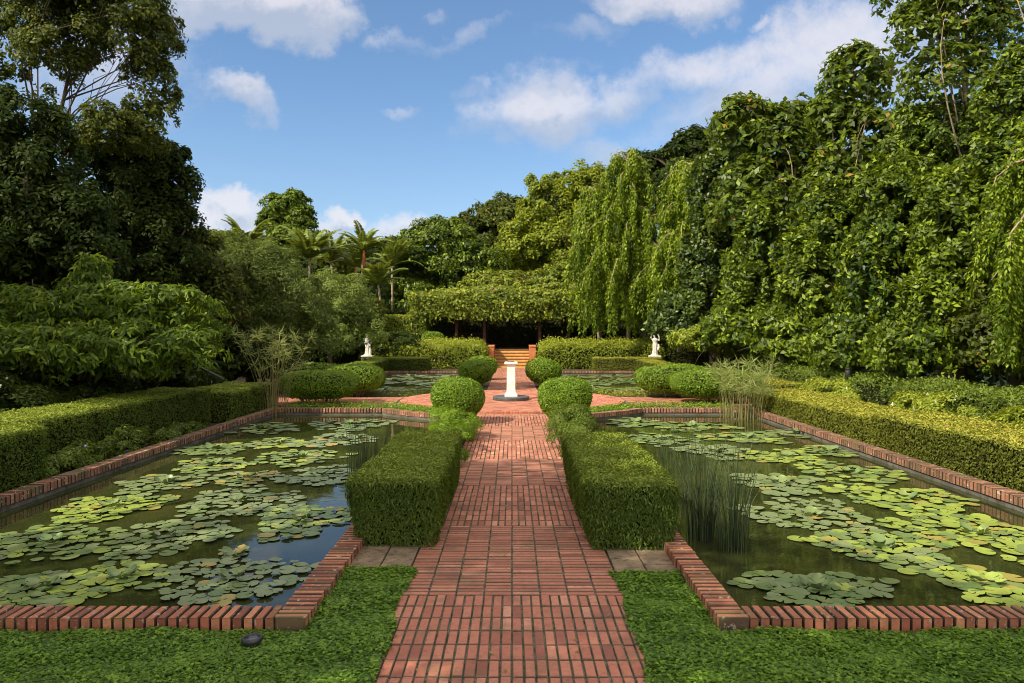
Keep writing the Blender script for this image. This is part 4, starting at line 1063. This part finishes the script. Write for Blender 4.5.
tpx('understorey_shrub', 'leafy shrubs hiding the feet of the palms', [(335, 305, 30, 20), (365, 312, 22, 14)], 43.5, .2, L_left, 370, cat='shrub', cover=2, r0=.07, nl=8)
def palm(label, px, base_py, top_py, Y, n=17, L=2.4, shaft=False, gz=0.0, lean=0.0):
    t = at(px, top_py, Y); b = Vector((t.x + lean, Y, gz))
    o = empty('palm_tree', b, label, 'palm', 'palms rising behind the left trees')
    mb = MB(); p = bend(b, t, 6, .02); mb.tube(p, [.11 - .008 * i for i in range(7)], 9); mb.build('trunk', M_barkpale, o)
    if shaft:
        m = bpy.data.materials.get('orange crownshaft') or plain('orange crownshaft', (.5, .12, .03), (.38, .1, .03), 3, .5, .4)
        mb = MB(); mb.tube([t + Vector((0, 0, -1.1)), t + Vector((0, 0, -.2)), t], [.1, .085, .05], 9); mb.build('crownshaft', m, o)
    for i in range(n):
        a = i * 2.399 + random.random() * .4; el = random.uniform(.45, 1.45); Lf = L * random.uniform(.85, 1.1)
        d = Vector((math.cos(a), math.sin(a), 0)); k = 12; pts = []
        pos = Vector(t); ang = el
        for j in range(k + 1):
            pts.append(pos.copy()); pos = pos + (d * math.cos(ang) + Vector((0, 0, math.sin(ang)))) * (Lf / k); ang -= (.05 + .11 * j / k) * (1.2 - .25 * el)
        P, T_, N_ = [], [], []
        for j in range(1, k * 5 + 1):
            f = j / 5; i0 = min(int(f), k - 1); q = pts[i0].lerp(pts[i0 + 1], min(f - i0, 1))
            dv = (pts[i0 + 1] - pts[i0]).normalized(); sd_ = dv.cross(Vector((0, 0, 1))).normalized()
            for s in (-1, 1): P.append(q); T_.append(sd_ * s + dv * .75 + Vector((0, 0, -.15))); N_.append(Vector((0, 0, 1)) - dv * dv.z + sd_ * s * .3)
        sz = np.array([.62 * Lf * .36 * (1 - .55 * abs(2 * (j // 2) / len(P) * 2 - .8)) for j in range(len(P))])
        V, F, tt = leaf_geo(np.array(P), np.array(N_), sz, aspect=.2, T=np.array(T_), fold=0.02)
        fr = link('frond', np_mesh('frond', V, F, L_palm, tt), o)
        mb = MB(); mb.tube(pts, [.03 * (1 - .8 * j / k) for j in range(k + 1)], 5); link('rachis', mb.mesh('rachis', L_palm), fr, world=False)
    return o
palm('palm with grey green fronds at the left end of the palm group', 246, 0, 245, 47, L=2.4)
palm('stout palm with arching yellowish fronds below the rounded tree', 309, 0, 258, 46, n=22, L=2.8)
palm('palm just right of the stout yellowish palm', 331, 0, 262, 50, L=2.6)
palm('slender palm with an orange crownshaft standing highest', 364, 0, 250, 46, L=2.0, shaft=True)
palm('short palm with an orange crownshaft left of the highest one', 356, 0, 268, 47, L=1.9, shaft=True)
palm('low palm with drooping fronds above the tall clipped hedge', 378, 0, 285, 45, L=2.2)
palm('palm crown at the right end of the palm group against the dark trees', 392, 0, 266, 52, L=2.4)
palm('small palm deep in the foliage left of the orange stemmed ones', 345, 0, 278, 52, L=2.3)

# ------------------------------------------------------------------ weeping trees
def weeping(label, px, top_py, Y, w_px, bot_py, n, gz=1.0, mat=None, size=.175, ofs=0, group=None, trunk_mat=None, thick=.27, basepx=None, start=.05):
    s = Y / FPX; top = at(px, top_py, Y); H = top.z - gz; Wd = w_px * s; zb = at(px, bot_py, Y).z
    bx = at(basepx if basepx is not None else px, 300, Y).x
    o = empty('weeping_tree', (bx, Y, gz), label, 'tree', group)
    mb = MB(); tp = bend((bx, Y, gz), top - Vector((0, 0, .06 * H)), 8, .015); mb.tube(tp, [.15 * (1 - .8 * i / 8) for i in range(9)], 8)
    Ps, Ns, Ts, Tt = [], [], [], []
    nb = max(20, n // 5)
    for i in range(nb):                       # arching boughs, each hung with ragged tassels
        f = start + (.92 - start) * ((i + random.random() * .8) / nb) ** 1.1
        zs = top.z - f * (top.z - zb) * .84; a = i * 2.399 + random.random() * .7
        reach = Wd * (.2 + .8 * min(1, f * 1.9)) * random.uniform(.55, 1.08)
        root = Vector((top.x + (bx - top.x) * f, Y, zs)); d = Vector((math.cos(a), math.sin(a), 0)); k = 8; bp = []
        rise = reach * random.uniform(.12, .4)
        for q in range(k + 1):
            t = q / k; bp.append(root + d * reach * t + Vector((random.gauss(0, .04), random.gauss(0, .04), rise * math.sin(t * 2.5) - .45 * reach * t ** 3)))
        mb.tube(bp, [.045 * (1 - .1 * q) for q in range(k + 1)], 5, cap=False)
        for h in range(int(8 + reach * 4)):
            t = random.uniform(.08, 1.0) ** .8 * k; i0 = min(int(t), k - 1); p0 = bp[i0].lerp(bp[i0 + 1], t - i0)
            L = min(random.uniform(.3, 1.0) ** 1.2 * (1.8 + .6 * reach), max(.4, p0.z - zb)); m = int(66 * (L + .25) * (.14 / size) ** 1.6)
            u = RNG.random(m) ** .85; sw = random.gauss(0, .22); w_ = thick * random.uniform(.6, 1.15)
            Q = np.stack([p0.x + d.x * .15 * u + sw * u ** 2 * .5, p0.y + d.y * .15 * u + RNG.normal(0, .01, m), p0.z - L * u + .05], 1)
            off = unit(m) * (w_ * (1.05 - .65 * u) * RNG.uniform(.2, 1.1, m) * (.7 + .45 * np.sin(u * L * 6 + i)))[:, None]
            Ps.append(Q + off); Ns.append(norm(off) * .9 + np.array([0, -.2, .6]) + unit(m) * .35)
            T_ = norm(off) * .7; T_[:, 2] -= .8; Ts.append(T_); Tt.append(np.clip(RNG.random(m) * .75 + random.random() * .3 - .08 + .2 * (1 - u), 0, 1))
    mb.build('trunk', trunk_mat or M_barkpale, o)
    leaves_obj('hanging_foliage', np.concatenate(Ps), np.concatenate(Ns), size, mat or L_weep, o, aspect=.45, T=np.concatenate(Ts), tint=np.concatenate(Tt))
    return o
GW = 'weeping trees beside the pergola'
weeping('weeping tree with tallest pointed top and straight pale trunk, left of the right statue', 628, 142, 42, 60, 335, 250, group=GW, basepx=628)
weeping('weeping tree at the left of the weeping group, its thin trunk right of the pergola', 592, 178, 43, 38, 335, 150, group=GW, basepx=600)
weeping('broad weeping tree with arching shoulders behind the right statue', 690, 156, 40, 66, 330, 300, group=GW, basepx=690)
weeping('low weeping branches spreading just above the right statue', 668, 225, 39, 34, 330, 110, group=GW, basepx=680)

# ------------------------------------------------------------------ trees: right side
tpx('large_leaf_tree', 'large leaved tree with a pale forked stem, right of the weeping trees', [(745, 135, 34, 40), (780, 150, 40, 44), (800, 130, 26, 32), (760, 205, 50, 46), (815, 190, 44, 44)], 29, .30, L_big, 785, cover=1.5, sub=.14, inner=.1, aspect=.55, r0=.10, bark=M_barkpale, nl=16)
tpx('large_leaf_tree', 'tree with a dense domed top rising in the middle of the right hand trees', [(855, 85, 36, 38), (835, 118, 26, 24), (865, 150, 50, 44), (850, 205, 55, 50)], 25, .26, L_big, 862, cover=1.7, sub=.15, inner=.12, aspect=.55, r0=.10, bark=M_barkpale, nl=14)
tpx('large_leaf_tree', 'tallest tree at the top right, open crown with sky between its pale stems', [(925, 35, 34, 40), (965, 20, 40, 44), (1000, 40, 34, 40), (950, 85, 50, 36), (940, -20, 60, 40)], 20, .19, L_big, 955, cover=1.15, sub=.15, inner=.03, aspect=.5, r0=.085, bark=M_barkpale, nl=16, top=tuple(at(955, 10, 20)))
tpx('broadleaf_tree', 'mid green tree below the tallest one at the top right', [(935, 140, 48, 40), (975, 160, 44, 50), (915, 180, 40, 40)], 20.5, .14, L_big2, 950, cover=2.2, sub=.16, r0=.2, bark=M_barkpale, nl=20)
tpx('broadleaf_tree', 'dense tree crown at the right edge beneath the tallest tree', [(1015, 110, 40, 60), (1010, 180, 50, 50), (1060, 120, 50, 80)], 16.5, .12, L_big2, 1030, cover=2.0, sub=.17, r0=.18)
L_v1 = leaf_mat('yellowish glossy leaf', (.014, .034, .004), (.075, .125, .009), (.26, .34, .022), .3, .45, .28, lo=.22, md=.66)
L_v2 = leaf_mat('deep glossy leaf', (.01, .026, .005), (.045, .08, .010), (.14, .2, .02), .28, .4, .32, lo=.22, md=.66)
GR = 'glossy trees standing shoulder to shoulder along the right side'
specs = [(712, 33.5, [(712, 215, 22, 62), (735, 230, 20, 60), (700, 290, 26, 52), (725, 300, 26, 46), (680, 320, 30, 26), (724, 170, 14, 34)], .2, L_v2, 'glossy dark tree directly right of the weeping trees'),
         (765, 28, [(762, 255, 24, 66), (785, 275, 22, 62), (745, 300, 24, 56), (735, 335, 34, 30), (770, 335, 30, 36)], .19, L_big2, 'glossy tree below the pale forked stem'),
         (835, 23.5, [(825, 245, 24, 62), (850, 260, 26, 60), (805, 300, 26, 64), (835, 325, 30, 46), (785, 345, 34, 34)], .18, L_v1, 'glossy tree in front of the domed one, reaching down to the hedge'),
         (900, 19.5, [(885, 225, 28, 66), (912, 240, 26, 66), (870, 300, 28, 66), (900, 325, 32, 50), (850, 350, 40, 34)], .155, L_big2, 'glossy tree behind the garden light'),
         (955, 16.8, [(945, 235, 28, 66), (975, 250, 28, 66), (935, 315, 28, 62), (965, 335, 36, 46), (910, 356, 36, 34)], .14, L_v1, 'glossy tree left of the twiggy trailing foliage at the right edge'),
         (1030, 15.2, [(1015, 270, 34, 74), (1050, 290, 40, 80), (1000, 345, 40, 40), (1040, 365, 50, 34)], .13, L_left, 'dark green tree behind the trailing foliage at the right edge')]
for px, Y, lst, sz, mt, lab in specs:
    tpx('broadleaf_tree', lab, lst, Y, sz * 1.0, mt, px, cover=2.5, sub=.2, down=-.5, dep=1.3, r0=.15, group=GR, nmax=26000)
weeping('tree with trailing yellow green foliage and bare hanging twigs at the right edge', 1045, 110, 13.6, 92, 375, 150, gz=0.0, mat=L_weep, size=.095, thick=.2, basepx=1075, start=0)
tpx('understorey_shrub', 'low light green shrub at the foot of the trees behind the right papyrus', [(700, 340, 32, 14), (740, 345, 36, 14), (775, 352, 34, 12)], 30, .13, L_bank, 730, cat='shrub', cover=1.6, r0=.05, nl=8)

# ------------------------------------------------------------------ far wood behind everything
def wood(name, label, boxes, size, mat):
    P, N, T, S = [], [], [], []
    for cx, cy, cz, rx, ry, rz in boxes:
        p, n, t, s, _ = clump_points([((cx, cy, cz), (rx, ry, rz))], size, 1.6, .3, inner=.2, nmax=9000)
        P.append(p); N.append(n); T.append(t); S.append(s)
    o = leaves_obj(name, np.concatenate(P), np.concatenate(N), np.concatenate(S), mat, tint=np.concatenate(T), aspect=.6)
    tag(o, label, 'wood', kind='stuff')
wood('far_wood', 'continuous mass of trees closing the view behind the garden', [(x, 92 + 6 * math.sin(x), 3.2, 8, 6, 5 + 1.2 * math.sin(x * .7)) for x in range(-70, 75, 9)], .5, L_dark)
wood('side_thicket', 'dark undergrowth filling the space behind the left trees', [(-13.5 - .12 * y, y, 2.2, 3, 4, 3.6) for y in range(8, 60, 6)], .3, L_dark)
wood('side_thicket', 'dark undergrowth filling the space behind the right trees', [(14.5 + .10 * y, y, 2.6, 3, 4, 4.2) for y in range(8, 60, 6)], .3, L_dark)
